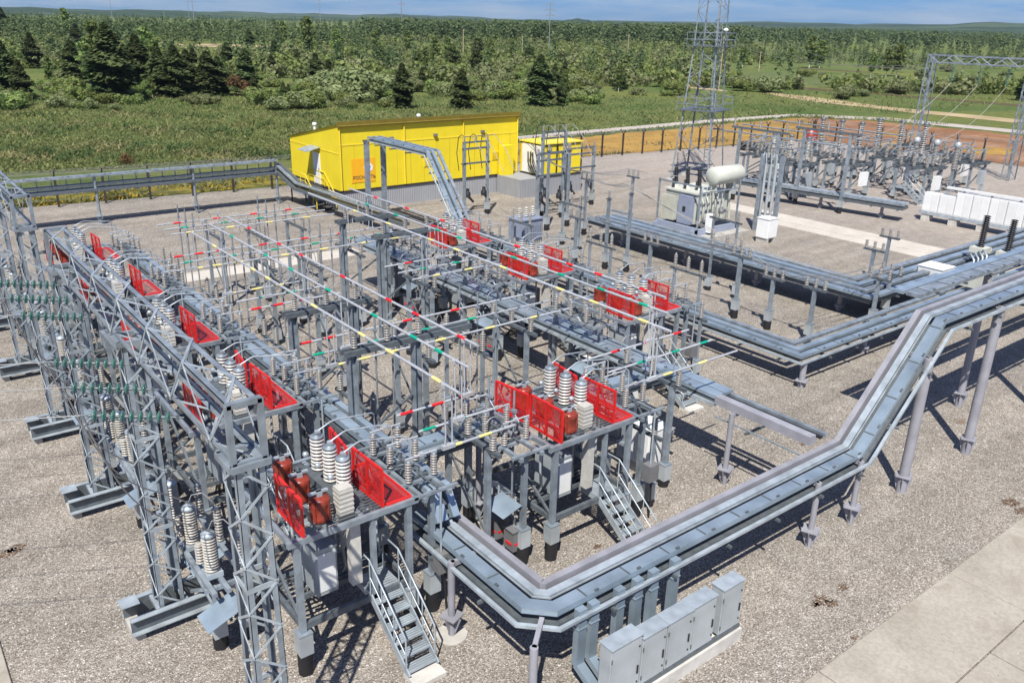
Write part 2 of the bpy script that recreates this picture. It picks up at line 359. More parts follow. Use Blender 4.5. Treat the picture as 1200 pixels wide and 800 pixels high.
slab_row('concrete_road', 12.0, 4, 52.2, 1.2, 'y', z=.05, mt='pale_slab')
def strip(name, pxs, wpx, z, m):
    """a track surveyed by points of its centre line; half width in metres"""
    P = [gp(*p) for p in pxs]; a, b = [], []
    for i, p in enumerate(P):
        d = (P[min(i+1, len(P)-1)]-P[max(i-1, 0)]); d.z = 0; d.normalize(); n = Vector((-d.y, d.x, 0)); hw = wpx[i] if hasattr(wpx, '__len__') else wpx
        a.append(p+n*hw*random.uniform(.85, 1.15)); b.append(p-n*hw*random.uniform(.85, 1.15))
    vs = a+b; n = len(P); me = bpy.data.meshes.new(name); me.from_pydata([(v.x, v.y, z) for v in vs], [], [(i, i+1, n+i+1, n+i) for i in range(n-1)]); me.materials.append(MATS[m])
    if me.polygons[0].normal.z < 0: me.flip_normals()
    o = bpy.data.objects.new(name, me); COL.objects.link(o); return struct(o)
strip('dirt_road', [(640, 77), (690, 81), (720, 84), (800, 90), (860, 96), (900, 100), (960, 105), (1040, 111), (1100, 116), (1200, 124)], [3, 3, 3.4, 3.2, 2.6, 2.8, 2.6, 2.2, 2, 2], .02, 'brown_soil')
strip('sandy_track', [(900, 109), (930, 113), (970, 119), (1020, 125), (1075, 131), (1130, 136), (1200, 143)], [1, 3.4, 3.6, 2.8, 3.2, 3.0, 3.0], .02, 'dirt_track')
strip('sandy_track', [(780, 98), (800, 100), (825, 104), (850, 107)], [.5, 3.5, 3, .8], .02, 'dirt_track')
strip('sandy_clearing', [(203, 53), (240, 53.5), (320, 54.5), (345, 57)], [16, 18, 18, 6], .02, 'dirt_track')
strip('green_field', [(850, 86), (900, 90), (960, 95), (1010, 100)], [18, 20, 18, 8], .016, 'green_field')
strip('red_soil', [(1120, 101), (1150, 103), (1190, 106)], [3, 7, 3], .02, 'rust')
strip('brown_field', [(8, 27), (60, 28), (90, 29)], [45, 60, 40], .03, 'brown_soil')
strip('brown_track', [(930, 80), (1000, 84), (1020, 85)], [2, 3, 2], .02, 'brown_soil')

# brown soil showing through the gravel
def soil(nt, b, vec):
    v = voro(nt, vec, 31); sp = nt.nodes.new('ShaderNodeSeparateColor'); nt.links.new(v.outputs['Color'], sp.inputs[0])
    c = ramp(nt, sp.outputs[0], [(0, (.06, .035, .02)), (.5, (.13, .08, .05)), (1, (.30, .25, .20))]); nt.links.new(c, b.inputs['Base Color']); bump(nt, b, v.outputs['Distance'], .9, .03)
ground_mat('soil', soil)
for px, py, r in ((962, 703, .20), (975, 707, .14), (988, 688, .13), (10, 648, .22), (20, 641, .16), (1185, 588, .22), (1196, 598, .18), (955, 708, .1), (1001, 747, .08), (940, 520, .1), (300, 770, .1), (700, 640, .1)):
    p = gp(px, py); n = 22; flat('soil_patch', [(p.x+r*1.7*math.cos(t)*random.uniform(.45, 1.15), p.y+r*1.1*math.sin(t)*random.uniform(.45, 1.15)) for t in [k*2*math.pi/n for k in range(n)]], .004, 'soil')

# ------------------------------------------------------------------ air
m = bpy.data.materials.new('haze'); m.use_nodes = True; nt = m.node_tree; nt.nodes.remove(nt.nodes['Principled BSDF']); pv = nt.nodes.new('ShaderNodeVolumePrincipled')
pv.inputs['Color'].default_value = (.62, .80, 1, 1); pv.inputs['Density'].default_value = .00007; pv.inputs['Anisotropy'].default_value = .2
nt.links.new(pv.outputs[0], nt.nodes['Material Output'].inputs['Volume']); MATS['haze'] = m
mb = MB(); mb.b2(-6500, -6500, -3, 6500, 6500, 130); hz = mb.build('haze', 'haze'); hz['kind'] = 'stuff'; tag(hz, 'thin bluish summer haze over the plain', 'haze')
# ------------------------------------------------------------------ lattice gantries
def lattice(mb_ch, mb_lc, p, q, wx, wy, ax, bx, panels, ch=.085, lc=.05, wx2=None, wy2=None):
    """four angle chords from p to q, sides along ax and bx, zigzag lacing on the four faces"""
    p, q, a, b = Vector(p), Vector(q), Vector(ax), Vector(bx); wx2 = wx2 or wx; wy2 = wy2 or wy
    def cor(t, i, j): return p.lerp(q, t)+a*(i*(wx+(wx2-wx)*t)/2)+b*(j*(wy+(wy2-wy)*t)/2)
    for i in (-1, 1):
        for j in (-1, 1): mb_ch.ang(cor(0, i, j), cor(1, i, j), ch, .012, -a*i, -b*j)
    ring = [(-1, -1), (1, -1), (1, 1), (-1, 1)]
    for k in range(4):
        c0, c1 = ring[k], ring[(k+1) % 4]
        for s in range(panels):
            t0, t1 = s/panels, (s+1)/panels; e, f = (c0, c1) if (s+k) % 2 else (c1, c0)
            nrm = Vector(a*((c0[0]+c1[0])/2)+b*((c0[1]+c1[1])/2))*.008
            mb_lc.bar(cor(t0, *e)+nrm, cor(t1, *f)+nrm, lc, .012, upv=nrm.normalized() if nrm.length else (0, 0, 1))
    return cor
X, Y, Z = Vector((1, 0, 0)), Vector((0, 1, 0)), Vector((0, 0, 1))
def gantry(label, xc, ys, y0, y1, top=8.0, strings=True):
    g = thing('lattice_gantry', label, 'gantry', (xc, ys[0], 0))
    o = Vector((xc, ys[0], 0))
    for yc in ys:
        a, b = MB(), MB(); lattice(a, b, Vector((xc, yc, .5))-o, Vector((xc, yc, top-1.02))-o, .56, .56, X, Y, 15, .1, .042, .46, .56)
        c = a.build('column', 'galv', g); b.build('lacing', 'galv_light', c)
        for z in (2.6, 4.8):
            m = MB()
            for s in (-1, 1): m.box(Vector((xc, yc+s*.27, z))-o, (.5, .03, .09)); m.box(Vector((xc+s*.24, yc, z))-o, (.03, .52, .09))
            m.build('splice_plate', 'galv_light', c)
        f = MB()
        for s in (-1, 1):
            yy = yc+s*.36-o.y; x0, x1 = -.95, .92
            for z in (.22, .60): f.b2(x0, min(yy-.02*s, yy+.11*s), z, x1, max(yy-.02*s, yy+.11*s), z+.025)
            wb = MB(); wb.b2(x0+.01, yy-.035*s-.012, .225, x1-.01, yy-.035*s+.012, .62); wb.build('channel_web', 'galv_dark', g)  # shade inside the open channel is put into the dark web colour
        f.b2(-1.0, yc-o.y+.1, .626, -.6, yc-o.y+.5, .64)
        for xx in (-.3, .3): f.b2(xx-.05, yc-o.y-.34, .5, xx+.05, yc-o.y+.34, .6)
        ft = f.build('footing_channels', 'galv_light', g)
        for xx in (-.8, .78): k = MB(); k.b2(xx-.13, yc-o.y-.36, -.1, xx+.13, yc-o.y+.36, .219); k.build('concrete_block', 'concrete', ft)
    a, b = MB(), MB(); n = int(round((y1-y0)/.95))
    lattice(a, b, Vector((xc, y0, top-.5))-o, Vector((xc, y1, top-.5))-o, .48, .98, X, Z, n, .1, .045)
    for e in (y0, y1):
        for z in (top-.98, top-.02): a.bar(Vector((xc-.26, e, z))-o, Vector((xc+.26, e, z))-o, .09)
        for xx in (-.24, .24): a.bar(Vector((xc+xx, e, top-.98))-o, Vector((xc+xx, e, top))-o, .09)
    for yc in ys:
        for d in (-.3, .3):
            a.bar(Vector((xc-.3, yc+d, top-1.02))-o, Vector((xc+.3, yc+d, top-1.02))-o, .1)
        for d in (-.28, .28): a.bar(Vector((xc+d, yc-.3, top-1.02))-o, Vector((xc+d, yc+.3, top-1.02))-o, .1)
    bm = a.build('beam', 'galv', g); b.build('lacing', 'galv_light', bm)
    return g
gantry('grey lattice steel gantry with long beam, closest to the camera', 3.74, [11.15, 17.25, 23.3], 10.9, 23.5)
gantry('grey lattice steel gantry at the far left, beyond the longer one', 3.74, [28.7, 34.8, 40.9], 28.4, 41.2)

STR = [(15.7, 'lowest of the near three'), (14.3, 'middle of the near three'), (12.95, 'topmost')]
def string(y, i, where):
    p = Vector((3.45, y, 7.0)); far = Vector((-46, 33+y*.55, 11.5)); d = (far-p).normalized(); q = p+d*1.55
    t = thing('insulator_string', f'green glass insulator string under gantry beam, {where}', 'insulator', p, 0, 'glass strings on the gantry')
    M = d.to_track_quat('Z', 'Y').to_matrix(); m = MB(); f = MB()
    f.tube((0, 0, 0), d*.22, .014, 6)
    for k in range(9): m.lathe([(.03, 0), (.10, .012), (.105, .03), (.05, .055), (.03, .065)], d*(.22+k*.14), 12, M); f.lathe([(.02, .055), (.028, .07), (.028, .12), (.015, .15)], d*(.22+k*.14), 8, M)
    f.tube(d*1.46, d*1.58, .014, 6); f.box(d*.1, (.04, .04, .08)); m.build('glass_discs', 'green_glass', t); f.build('steel_fittings', 'galv_dark', t)
    c = MB(); n = 24; pts = []
    for k in range(n+1):
        s = k/n; v = q.lerp(far, s); v = v-Z*(4*s*(1-s)*1.4); pts.append(v)
    tag(c.poly(pts, .010, 5).build('overhead_conductor', 'wire'), f'bare wire running left from glass string, {where}', 'wire', 'line conductors')
    j = MB(); e = Vector((4.55, y+2.3, 2.95)); pts = []
    for k in range(15):
        s = k/14; pts.append(q.lerp(e, s)+Vector((-.25*math.sin(s*math.pi), 0, -1.0*math.sin(s*math.pi)*(1-s))))
    tag(j.poly(pts, .014, 5).build('drop_wire', 'wire'), f'slack wire dropping from glass string, {where}', 'wire', 'drop wires')
W1 = ['first in order from the camera', 'second in order from the camera', 'third in order from the camera', 'fourth in order from the camera', 'fifth in order from the camera', 'sixth in order from the camera']
for i, y in enumerate((12.95, 14.3, 15.7, 18.9, 20.3, 21.7)): string(y, i, W1[i])

# ------------------------------------------------------------------ pieces of a switch bay (local axes: x away-right, y away-left)
PITCH_B = 5.9
def pile(t, x, y, top=1.05, leg_to=None, w=.13, name='leg', lm='galv'):
    m = MB()
    if leg_to: m.b2(x-w/2, y-w/2, top, x+w/2, y+w/2, leg_to); m.b2(x-.16, y-.16, top, x+.16, y+.16, top+.02)
    else: m.b2(x-.16, y-.16, top, x+.16, y+.16, top+.02)
    l = m.build(name, lm, t)
    k = MB(); k.b2(x-.15, y-.15, top-.52, x+.15, y+.15, top-.001); k.build('pile_cap', 'cabinet', l)
    k = MB(); k.tube((x, y, -.2), (x, y, top-.521), .165, 12); k.build('pile', 'bitumen', l)
    return l
def guard(t, p, q, z0, z1, name='guard_panel'):
    p, q = Vector((*p, 0)), Vector((*q, 0)); m = MB(); d = (q-p).normalized()
    for z in (z0, z1): m.bar(p+Z*z, q+Z*z, .05)
    n = 3
    for k in range(n): v = p.lerp(q, k/(n-1)); m.bar(v+Z*z0, v+Z*z1, .05)
    m.bar(p+Z*(z0+.35), q+Z*(z0+.35), .03); mid = p.lerp(q, .5); m.bar(p+Z*z0, mid+Z*z1, .025); m.bar(mid+Z*z0, q+Z*z1, .025)
    g = m.build(name, 'red_paint', t)
    s = MB(); nn = Vector((-d.y, d.x, 0))*.012; s.sheet([p+nn+Z*z0, q+nn+Z*z0, q+nn+Z*z1, p+nn+Z*z1], .006); s.build('mesh_infill', 'red_mesh', g); return g
def platform(label, loc, group, guards='LlRr'):
    t = thing('breaker_platform', label, 'platform', loc, 0, group); zt = 3.22
    for x, y in ((0, 0), (2.62, 0), (0, 2.9), (2.62, 2.9)): pile(t, x, y, 1.05, zt)
    m = MB(); m.b2(1.68, -.05, 1.15, 1.79, .06, zt); m.build('leg', 'galv', t)
    m = MB()
    for y in (0, 2.9): m.b2(-.06, y-.05, 1.12, 2.68, y+.05, 1.27)
    for x in (0, 2.62): m.b2(x-.045, .05, 1.125, x+.045, 2.85, 1.265)
    for y in (.9, 1.8): m.b2(.05, y-.04, 1.13, 2.57, y+.04, 1.25)
    for k in range(5): m.b2(.1, 1.0+k*.16, 1.255, 2.55, 1.05+k*.16, 1.30)
    m.build('lower_frame', 'galv_dark', t)
    m = MB()
    for y in (-.04, 2.94): m.b2(-.2, y-.05, zt, 2.85, y+.05, zt+.13)
    for x in (-.12, .7, 1.5, 2.1, 2.76): m.b2(x-.05, .012, zt+.004, x+.05, 2.888, zt+.126)
    m.build('deck_frame', 'galv', t)
    m = MB()
    for k in range(26): m.b2(.76+.0, .1+k*.11, zt+.1, 2.04, .14+k*.11, zt+.128)
    m.build('deck_grating', 'galv_dark', t)
    if 'L' in guards: guard(t, (.16, -.04), (.16, 1.2), zt+.14, zt+1.0)
    if 'l' in guards: guard(t, (.16, 1.32), (.02, 2.5), zt+.14, zt+.95)
    if 'R' in guards: guard(t, (2.02, .02), (1.98, 1.25), zt+.14, zt+1.04)
    if 'r' in guards: guard(t, (1.9, 1.4), (2.05, 2.5), zt+.14, zt+1.0)
    m = MB(); m.bar((2.1, .02, zt+.15), (2.72, .02, zt+.15), .05); m.bar((2.1, .05, zt+.15), (2.1, 1.9, zt+.15), .05); m.bar((2.72, .05, zt+.15), (2.72, 1.9, zt+.15), .04); m.bar((2.1, 1.9, zt+.15), (2.72, 1.9, zt+.15), .05)
    f = m.build('guard_flap', 'red_paint', t); s = MB(); s.sheet([(2.1, .03, zt+.17), (2.72, .03, zt+.17), (2.72, 1.9, zt+.17), (2.1, 1.9, zt+.17)], .006); s.build('mesh_infill', 'red_mesh', f)
    m = MB(); m.b2(.62, .55, 1.3, 1.12, 1.5, 2.45); m.b2(.6, .53, 2.45, 1.14, 1.52, 2.49); c = m.build('control_box', 'cabinet', t)
    m = MB(); m.b2(.66, .535, 1.4, 1.08, .548, 2.36); m.build('door', 'white_paint', c)
    m = MB(); m.b2(1.28, .15, 1.55, 1.52, .36, 3.1); m.build('cable_riser', 'porcelain', t)
    for dx in (.3, 1.42, 2.3):
        m = MB(); m.poly([(dx, .9, zt), (dx, .9, 2.2), (dx+.1, .95, 1.5), (dx+.1, 1.1, 1.27)], .035, 6); m.build('conduit', 'cabinet', t)
    m = MB()
    for q in range(5): m.poly([(.7+.09*q, 1.45, 1.35), (.72+.09*q, 1.5, .9), (.9+.1*q, 1.9, .5), (1.0+.12*q, 2.4, .0)], .026, 5)
    m.build('cable_bundle', 'black_rubber', t)
    m = MB()
    for q in (0, 1): m.bar((1.9+.3*q, 2.86, .2), (1.9+.3*q, 2.86, 3.15), .035)
    for q in range(11): m.bar((1.9, 2.86, .4+.25*q), (2.2, 2.86, .4+.25*q), .02)
    m.build('cable_ladder', 'galv_light', t)
    m = MB(); m.b2(2.15, 1.9, 1.3, 2.5, 2.5, 2.1); m.build('junction_box', 'cabinet_dark', t)
    m = MB(); m.bar((.05, 2.9, 1.3), (2.57, 2.9, 3.1), .07); m.bar((0, .1, 1.3), (0, 2.8, 3.1), .06); m.build('brace', 'galv_dark', t)
    return t
def stairs(label, loc, group):
    t = thing('service_stairs', label, 'stairs', loc, 0, group); w = .72; n = 6; y0, y1, z0, z1 = -1.55, .02, .1, 1.22
    for s, x in ((-1, 0), (1, w)):
        m = MB(); m.bar((x, y0, z0), (x, y1, z1), .03, .2); m.b2(x-.015, y1, z1-.1, x+.015, y1+.75, z1+.08); m.build('stringer', 'galv_light', t)
        m = MB(); p0, p1, p2 = Vector((x, y0+.1, z0+.95)), Vector((x, y1, z1+.95)), Vector((x, y1+.7, z1+.95))
        m.poly([p0-Z*.85, p0, p1, p2, p2-Z*.9], .022, 6); m.tube(p0.lerp(p1, 0)-Z*.45, p1-Z*.45, .016, 6)
        for f in (.33, .66, 1.0): v = p0.lerp(p1, f); m.tube(v, v-Z*.95, .018, 6)
        m.build('handrail', 'galv_light', t)
    for k in range(n):
        f = (k+.6)/n; y, z = y0+(y1-y0)*f, z0+(z1-z0)*f; m = MB()
        for q in range(4): m.b2(.02, y-.13+q*.065, z-.02, w-.02, y-.09+q*.065, z+.012)
        m.b2(.017, y-.145, z-.03, w-.017, y-.135, z+.02); m.build('tread', 'galv_light', t)
    m = MB()
    for q in range(9): m.b2(.02, y1+.03+q*.08, z1+.05, w-.02, y1+.075+q*.08, z1+.078)
    m.build('landing', 'galv_light', t)
    m = MB(); m.b2(-.02, y0-.32, -.05, w+.02, y0+.2, .1); m.build('foot_slab', 'concrete_light', t)
    return t
def breaker(label, loc, group):
    t = thing('circuit_breaker', label, 'circuit breaker', loc, 0, group); z = 3.36
    m = MB(); m.b2(1.2, .45, z, 1.76, 2.3, z+.17); m.build('base_beam', 'galv_dark', t)
    m = MB(); m.b2(1.1, .2, z, 1.42, .48, z+.62)
    for k in range(5): m.b2(1.092, .188+.0, z+.08+k*.11, 1.43, .492, z+.12+k*.11)
    m.build('drive_box', 'porcelain', t)
    for k in range(3):
        y = .78+k*.62; m = MB(); m.ins((1.5, y, z+.17), .80, .10, .172, 9, 14); p = m.build('pole', 'porcelain', t)
        m = MB(); m.lathe([(.14, 0), (.155, .01), (.155, .05), (.145, .06), (.06, .065), (.06, .09)], (1.5, y, z+.97), 14); m.b2(1.46, y-.05, z+1.05, 1.58, y+.05, z+1.1); m.build('cap', 'galv', p)
        m = MB(); m.lathe([(.05, 0), (.07, .03), (.07, .1), (.03, .12)], (1.28, y+.05, z+.6), 8, Matrix.Rotation(R(-80), 3, 'Y')); m.build('terminal', 'galv_light', p)
    return t
def cts(label, loc, group, words):
    for k, y in enumerate((.35, 1.3, 2.2)):
        l = Vector(loc)+Vector((.72, y, 3.35)); t = thing('current_transformer', label % words[k], 'transformer', l, 0, group)
        m = MB(); m.lathe([(.17, 0), (.215, .03), (.225, .12), (.205, .16), (.205, .38), (.225, .42), (.225, .5), (.2, .56), (.1, .58)], (0, 0, 0), 14)
        for a in range(4): th = a*math.pi/2+.6; m.box((.2*math.cos(th), .2*math.sin(th), .3), (.07, .07, .5), th)
        m.build('resin_body', 'resin', t)
        m = MB(); m.b2(-.06, -.05, .57, .06, .05, .70); m.b2(-.24, -.035, .66, .2, .035, .70); m.build('terminal', 'galv_light', t)
        m = MB(); m.b2(-.2, -.2, -.04, .2, .2, .012)
        for s in (-1, 1): m.tube((s*.2, -.12, .0), (s*.2, -.12, .08), .035, 8)
        m.build('base', 'galv_dark', t)
def leads(loc, label, group, words, out=3.05, yoff=(0.58, 1.38, 2.2), left=True):
    """bent aluminium tubes joining the breaker poles to the disconnector and the transformers to the left"""
    for k in range(3):
        y = .78+k*.62; b = Vector(loc); m = MB()
        m.poly([b+Vector(p) for p in ((1.52, y, 4.44), (1.56, y, 4.50), (1.86, y+.01, 4.62), (1.95, y+.02, 4.63), (out-.1, (y+yoff[k])/2, 4.5), (out, yoff[k], 4.4), (out+.02, yoff[k], 4.0))], .02, 8)
        m.box(b+Vector((1.52, y, 4.47)), (.1, .09, .07))
        tag(m.build('connecting_tube', 'galv_light'), label % words[k], 'conductor', group)
def disconnector(label, loc, group, drive=False, big=False):
    """three poles along y, two ribbed posts each, on a galvanised frame; loc at the near-left corner"""
    t = thing('disconnector', label, 'disconnector', loc, 0, group); zt = 3.28
    for y in (.15, 2.55): pile(t, .32, y, 1.05, zt-.1)
    m = MB()
    for x in (0, .64): m.b2(x-.05, -.15, zt-.1, x+.05, 2.75, zt)
    for y in (-.05, .55, 1.36, 2.17, 2.6): m.b2(-.25, y-.04, zt+.002, .9, y+.04, zt+.07)
    m.build('base_frame', 'galv', t)
    for k in range(3):
        y = .55+k*.81
        for x in (-.02, .66):
            m = MB(); m.ins((x, y, zt+.075), .52, .042, .085, 8, 10); p = m.build('post_insulator', 'porcelain_grey', t)
            m = MB(); m.lathe([(.05, 0), (.05, .03), (.03, .05)], (x, y, zt+.595), 8); m.b2(x-.07, y-.03, zt+.62, x+.07, y+.03, zt+.67); m.build('cap', 'galv_light', p)
        m = MB(); m.tube((-.1, y, zt+.69), (.74, y, zt+.69), .022, 8); m.box((.32, y, zt+.7), (.12, .07, .07)); m.build('blade', 'tube', t)
        m = MB(); m.bar((.1, y+.1, zt+.1), (.55, y+.1, zt+.1), .06); m.bar((.32, y+.1, zt+.12), (.32, y+.1, zt+.3), .03); m.build('linkage', 'galv_dark', t)
    m = MB(); m.tube((.32, -.1, zt+.16), (.32, 2.7, zt+.16), .024, 8); m.build('drive_rod', 'galv_dark', t)
    if not drive:
        m = MB(); m.b2(.14, -.42, 1.35, .5, -.12, 1.85); m.build('gear_box', 'cabinet_dark', t); m = MB(); m.tube((.32, -.25, 1.85), (.32, -.25, zt+.1), .028, 8); m.build('drive_pipe', 'galv_light', t)
        m = MB(); m.poly([(.4, -.27, 1.35), (.42, -.27, .6), (.5, -.2, .0)], .03, 6); m.build('cable', 'black_rubber', t)
    if drive:
        for q, y in enumerate((.35, 1.05)):
            m = MB(); m.b2(.02, y-.2, .42, .42, y+.2, 1.0); m.b2(-.02, y-.23, 1.0, .46, y+.23, 1.03); b = m.build('drive_cabinet', 'cabinet_dark', t)
            m = MB(); m.b2(-.004, y-.13, .6, .018, y+.1, .655); m.b2(.05, y-.208, .6, .3, y-.202, .66); m.build('red_lettering', 'band_red', b)
            m = MB(); m.tube((.2, y, 1.03), (.22, y, 1.9), .03, 8); m.tube((.2, y, 1.1), (.05, y-.2, 1.5), .02, 6); m.build('drive_shaft', 'cabinet', b)
        m = MB(); m.poly([(.2, .7, .4), (.2, .72, .25), (.3, .75, .12), (.5, .8, .0)], .03, 6); m.poly([(.25, .65, .42), (.1, .6, .2), (.2, .5, .02)], .025, 6); m.build('cable', 'blue_pipe', t)
    for q, (y, s) in enumerate(((.25, 1), (1.0, 1))):
        if not drive: break
        m = MB(); c = Vector((.22, y+.25, 1.78)); a = Vector((.5*(1 if q else -1), .12, -.28))
        m.sheet([c+Vector((0, -.42, 0)), c+a+Vector((0, -.42, 0)), c+a+Vector((0, .42, 0)), c+Vector((0, .42, 0))], .015); m.build('canopy_sheet', 'cover', t)
    return t
def vt_bay(loc, far, words, group):
    """stand with three white ribbed voltage transformers and three slim arresters"""
    t = thing('equipment_stand', f'galvanised stand of white ribbed transformers, {far}', 'stand', loc, 0, 'stands along the gantry')
    for y in (0, 3.3):
        for x in (-.1, .55): pile(t, x, y, .85, 1.6, .11)
    m = MB()
    for x in (-.2, .1, .55): m.b2(x-.05, -.4, 1.6, x+.05, 3.6, 1.7)
    for y in (0, 1.6, 3.3): m.b2(-.3, y-.04, 1.5, .75, y+.04, 1.595)
    m.bar((.6, -.3, 1.55), (-.2, 1.5, .6), .07); m.bar((-.1, 3.3, 1.5), (-.1, .2, .95), .05); m.build('frame', 'galv', t)
    for s, y, x in ((1, -.2, -.1), (-1, 1.9, .3)):
        m = MB(); c = Vector((x, y-.6, 1.2)); m.sheet([c+Vector((-.45, 0, -.1)), c+Vector((.35, 0, .22)), c+Vector((.35, .7, .22)), c+Vector((-.45, .7, -.1))], .015); m.build('canopy_sheet', 'cover', t)
    for k in range(3):
        y = .3+k*1.3
        v = thing('voltage_transformer', f'white ribbed voltage transformer on low stand, {words[k]}, {far}', 'transformer', Vector(loc)+Vector((0, y, 1.7)), 0, 'ribbed voltage transformers')
        m = MB(); m.ins((0, 0, .12), .84, .095, .165, 12, 14); m.build('ribbed_body', 'porcelain_dull', v)
        m = MB(); m.b2(-.18, -.18, 0, .18, .18, .12); m.build('base_plate', 'galv_light', v); m = MB(); m.lathe([(.14, 0), (.16, .02), (.16, .08), (.05, .13)], (0, 0, .98), 12); m.build('top_cap', 'galv_light', v)
        m = MB(); m.ins((-.19, .12, .3), .5, .06, .1, 7, 10); m.build('side_bushing', 'porcelain_dull', v)
        v = thing('surge_arrester', f'slim ribbed arrester on low stand, {words[k]}, {far}', 'arrester', Vector(loc)+Vector((.55, y-.25, 1.7)), 0, 'slim arresters')
        m = MB(); m.ins((0, 0, .06), .85, .05, .095, 11, 10); m.build('ribbed_body', 'porcelain_grey', v)
        m = MB(); m.b2(-.09, -.09, 0, .09, .09, .06); m.build('base_plate', 'galv_light', v); m = MB(); m.lathe([(.05, 0), (.05, .06), (.02, .1)], (0, 0, .91), 8); m.build('top_cap', 'galv_light', v)
        j = MB(); b = Vector(loc); j.poly([b+Vector((0, y, 2.8)), b+Vector((.1, y-.05, 3.05)), b+Vector((.3, y-.2, 3.1)), b+Vector((.55, y-.25, 2.72))], .014, 5)
        tag(j.build('jumper_wire', 'wire'), f'short looped wire above low stand, {words[k]}, {far}', 'wire', 'short jumpers')
PH = ['near phase', 'middle phase', 'far phase']
BN = ['nearest', 'second', 'third', 'fourth', 'farthest']; BAYL = [f'{o} bay of the gantry row' for o in BN]; BAYR = [f'{o} bay of the right row' for o in ('nearest', 'second', 'farthest')]
def module(x0, y0, bay, guards='LlRr'):
    l = (x0, y0, 0)
    platform(f'steel platform with red mesh guards, {bay}', l, 'breaker platforms', guards)
    stairs(f'grating stairs to red guarded platform, {bay}', (x0+1.62, y0-.02, 0), 'platform stairs')
    breaker(f'circuit breaker with three white ribbed poles, {bay}', l, 'circuit breakers')
    cts('red brown current transformer, %s, '+bay, l, 'current transformers', PH)
    leads(l, 'bent pale tube from breaker pole, %s, '+bay, 'breaker leads', PH)
    disconnector(f'disconnector right of the red guarded platform, {bay}', (x0+3.0, y0+.0, 0), 'disconnectors')
for n in range(5):
    y0 = 13.8+PITCH_B*n
    module(5.5, y0, BAYL[n], 'LRr' if n < 2 else 'LR')
    vt_bay((4.42, y0+1.85, 0), BAYL[n], PH, None)
module(12.4, 13.8, 'lone bay with dark drive cabinets')
disconnector('disconnector with two dark lettered drive cabinets under sloping sheets', (11.35, 13.95, 0), 'disconnectors', True)
for n in range(3):
    y0 = 19.3+PITCH_B*n
    module(20.5, y0, BAYR[n], 'LR')
    disconnector(f'disconnector left of the red guarded platform, {BAYR[n]}', (19.2, y0+.2, 0), 'disconnectors', True)
# ------------------------------------------------------------------ tubular busbars with colour bands
PC = {'red': 'band_red', 'green': 'band_green', 'yellow': 'band_yellow'}
def bus(p, q, colour, bands, label, group, r=.033, bl=.36):
    p, q = Vector(p), Vector(q); d = (q-p).normalized(); t = thing('busbar_tube', label, 'busbar', p, 0, group)
    m = MB(); m.tube((0, 0, 0), q-p, r, 10); tb = m.build('tube', 'tube', t)
    for b in bands:
        if 0 < b < (q-p).length: m = MB(); m.tube(d*(b-bl/2), d*(b+bl/2), r+.006, 10); m.build('colour_band', PC[colour], t)
    return t
TY = [16.5, 15.45, 14.4]; CN = ['red', 'green', 'yellow']; TZ = 3.9
spans = [  # bay, x from, x to, wording
    (0, 9.45, 11.75, 'nearest crossing set, left piece'), (0, 15.7, 20.4, 'nearest crossing set, right piece'),
    (1, 9.5, 18.6, 'second crossing set'), (2, 9.5, 12.9, 'third crossing set, left piece'), (2, 15.9, 19.4, 'third crossing set, right piece'),
    (3, 9.5, 19.2, 'fourth crossing set'), (4, 10.6, 18.6, 'farthest crossing set')]
MARK = [9.75, 10.6, 11.5, 13.35, 15.2, 17.05, 18.55, 19.9]
for n, x0, x1, wd in spans:
    for k in range(3):
        y = TY[k]+5.92*n; e = x1-(.0 if n != 0 else k*.1)
        if n == 2 and x0 < 12: y = TY[2-k]+5.92*n+.05
        bus((x0, y, TZ), (e, y, TZ), CN[k], [mk-x0+random.uniform(-.08, .08) for mk in MARK if x0+.15 < mk < e-.15 and random.random() < .93], f'pale tube with {CN[k]} bands across the yard, {wd}', 'crossing busbar tubes')
AX = [11.5, 10.5, 9.5]; BXX = [18.45, 17.4, 16.35]; AZ_ = 5.52
for nm, xs, ye in (('left', AX, 33.2), ('right', BXX, 36)):
    for k in range(3):
        y0 = TY[k]-.6; L_ = ye-y0-(k*.9 if nm == 'left' else 0)
        bus((xs[k], y0, AZ_), (xs[k], y0+L_, AZ_), CN[k], [b+random.uniform(-.3, .3) for b in (1.0, 2.7, 4.4, 7.2, 10.2, 11.9, 15.0, 17.6)], f'long high tube with {CN[k]} bands, {nm} set of three', 'high busbar tubes', .038, .34)
        for q, n in enumerate((0, 1, 2, 3) if nm == 'left' else (0, 2, 3)):      # droppers to the crossing tubes
            y = TY[k]+5.92*n
            if n == 2 and nm == 'left': y = TY[2-k]+5.92*n
            x = xs[k]; m = MB()
            m.poly([(x, y, AZ_-.02), (x-.02, y-.03, AZ_-.5), (x+.03, y, TZ+.4), (x, y, TZ)], .022, 6); m.tube((x+.22, y+.02, AZ_-.1), (x+.22, y+.02, TZ+.0), .02, 6); m.box((x, y, AZ_-.05), (.12, .1, .1)); m.box((x+.1, y, TZ+.02), (.35, .1, .1))
            tag(m.build('dropper', 'tube'), f'vertical {CN[k]} phase dropper, {nm} high set, {BN[n]} crossing', 'dropper', 'droppers')
def loop(c, r, label, grp, ax='y', leg=.5):
    m = MB(); pts = []; c = Vector(c)
    for k in range(13):
        a = math.pi*k/12; v = Vector((0, math.cos(a)*r, math.sin(a)*r)) if ax == 'y' else Vector((math.cos(a)*r, 0, math.sin(a)*r)); pts.append(c+v)
    pts = [pts[0]-Z*leg]+pts+[pts[-1]-Z*leg]; m.poly(pts, .016, 5); tag(m.build('flexible_loop', 'wire'), label, 'connector', grp)
def stud(mb, x, y, z, h=.42): mb.ins((x, y, z), h, .05, .095, 6, 10)
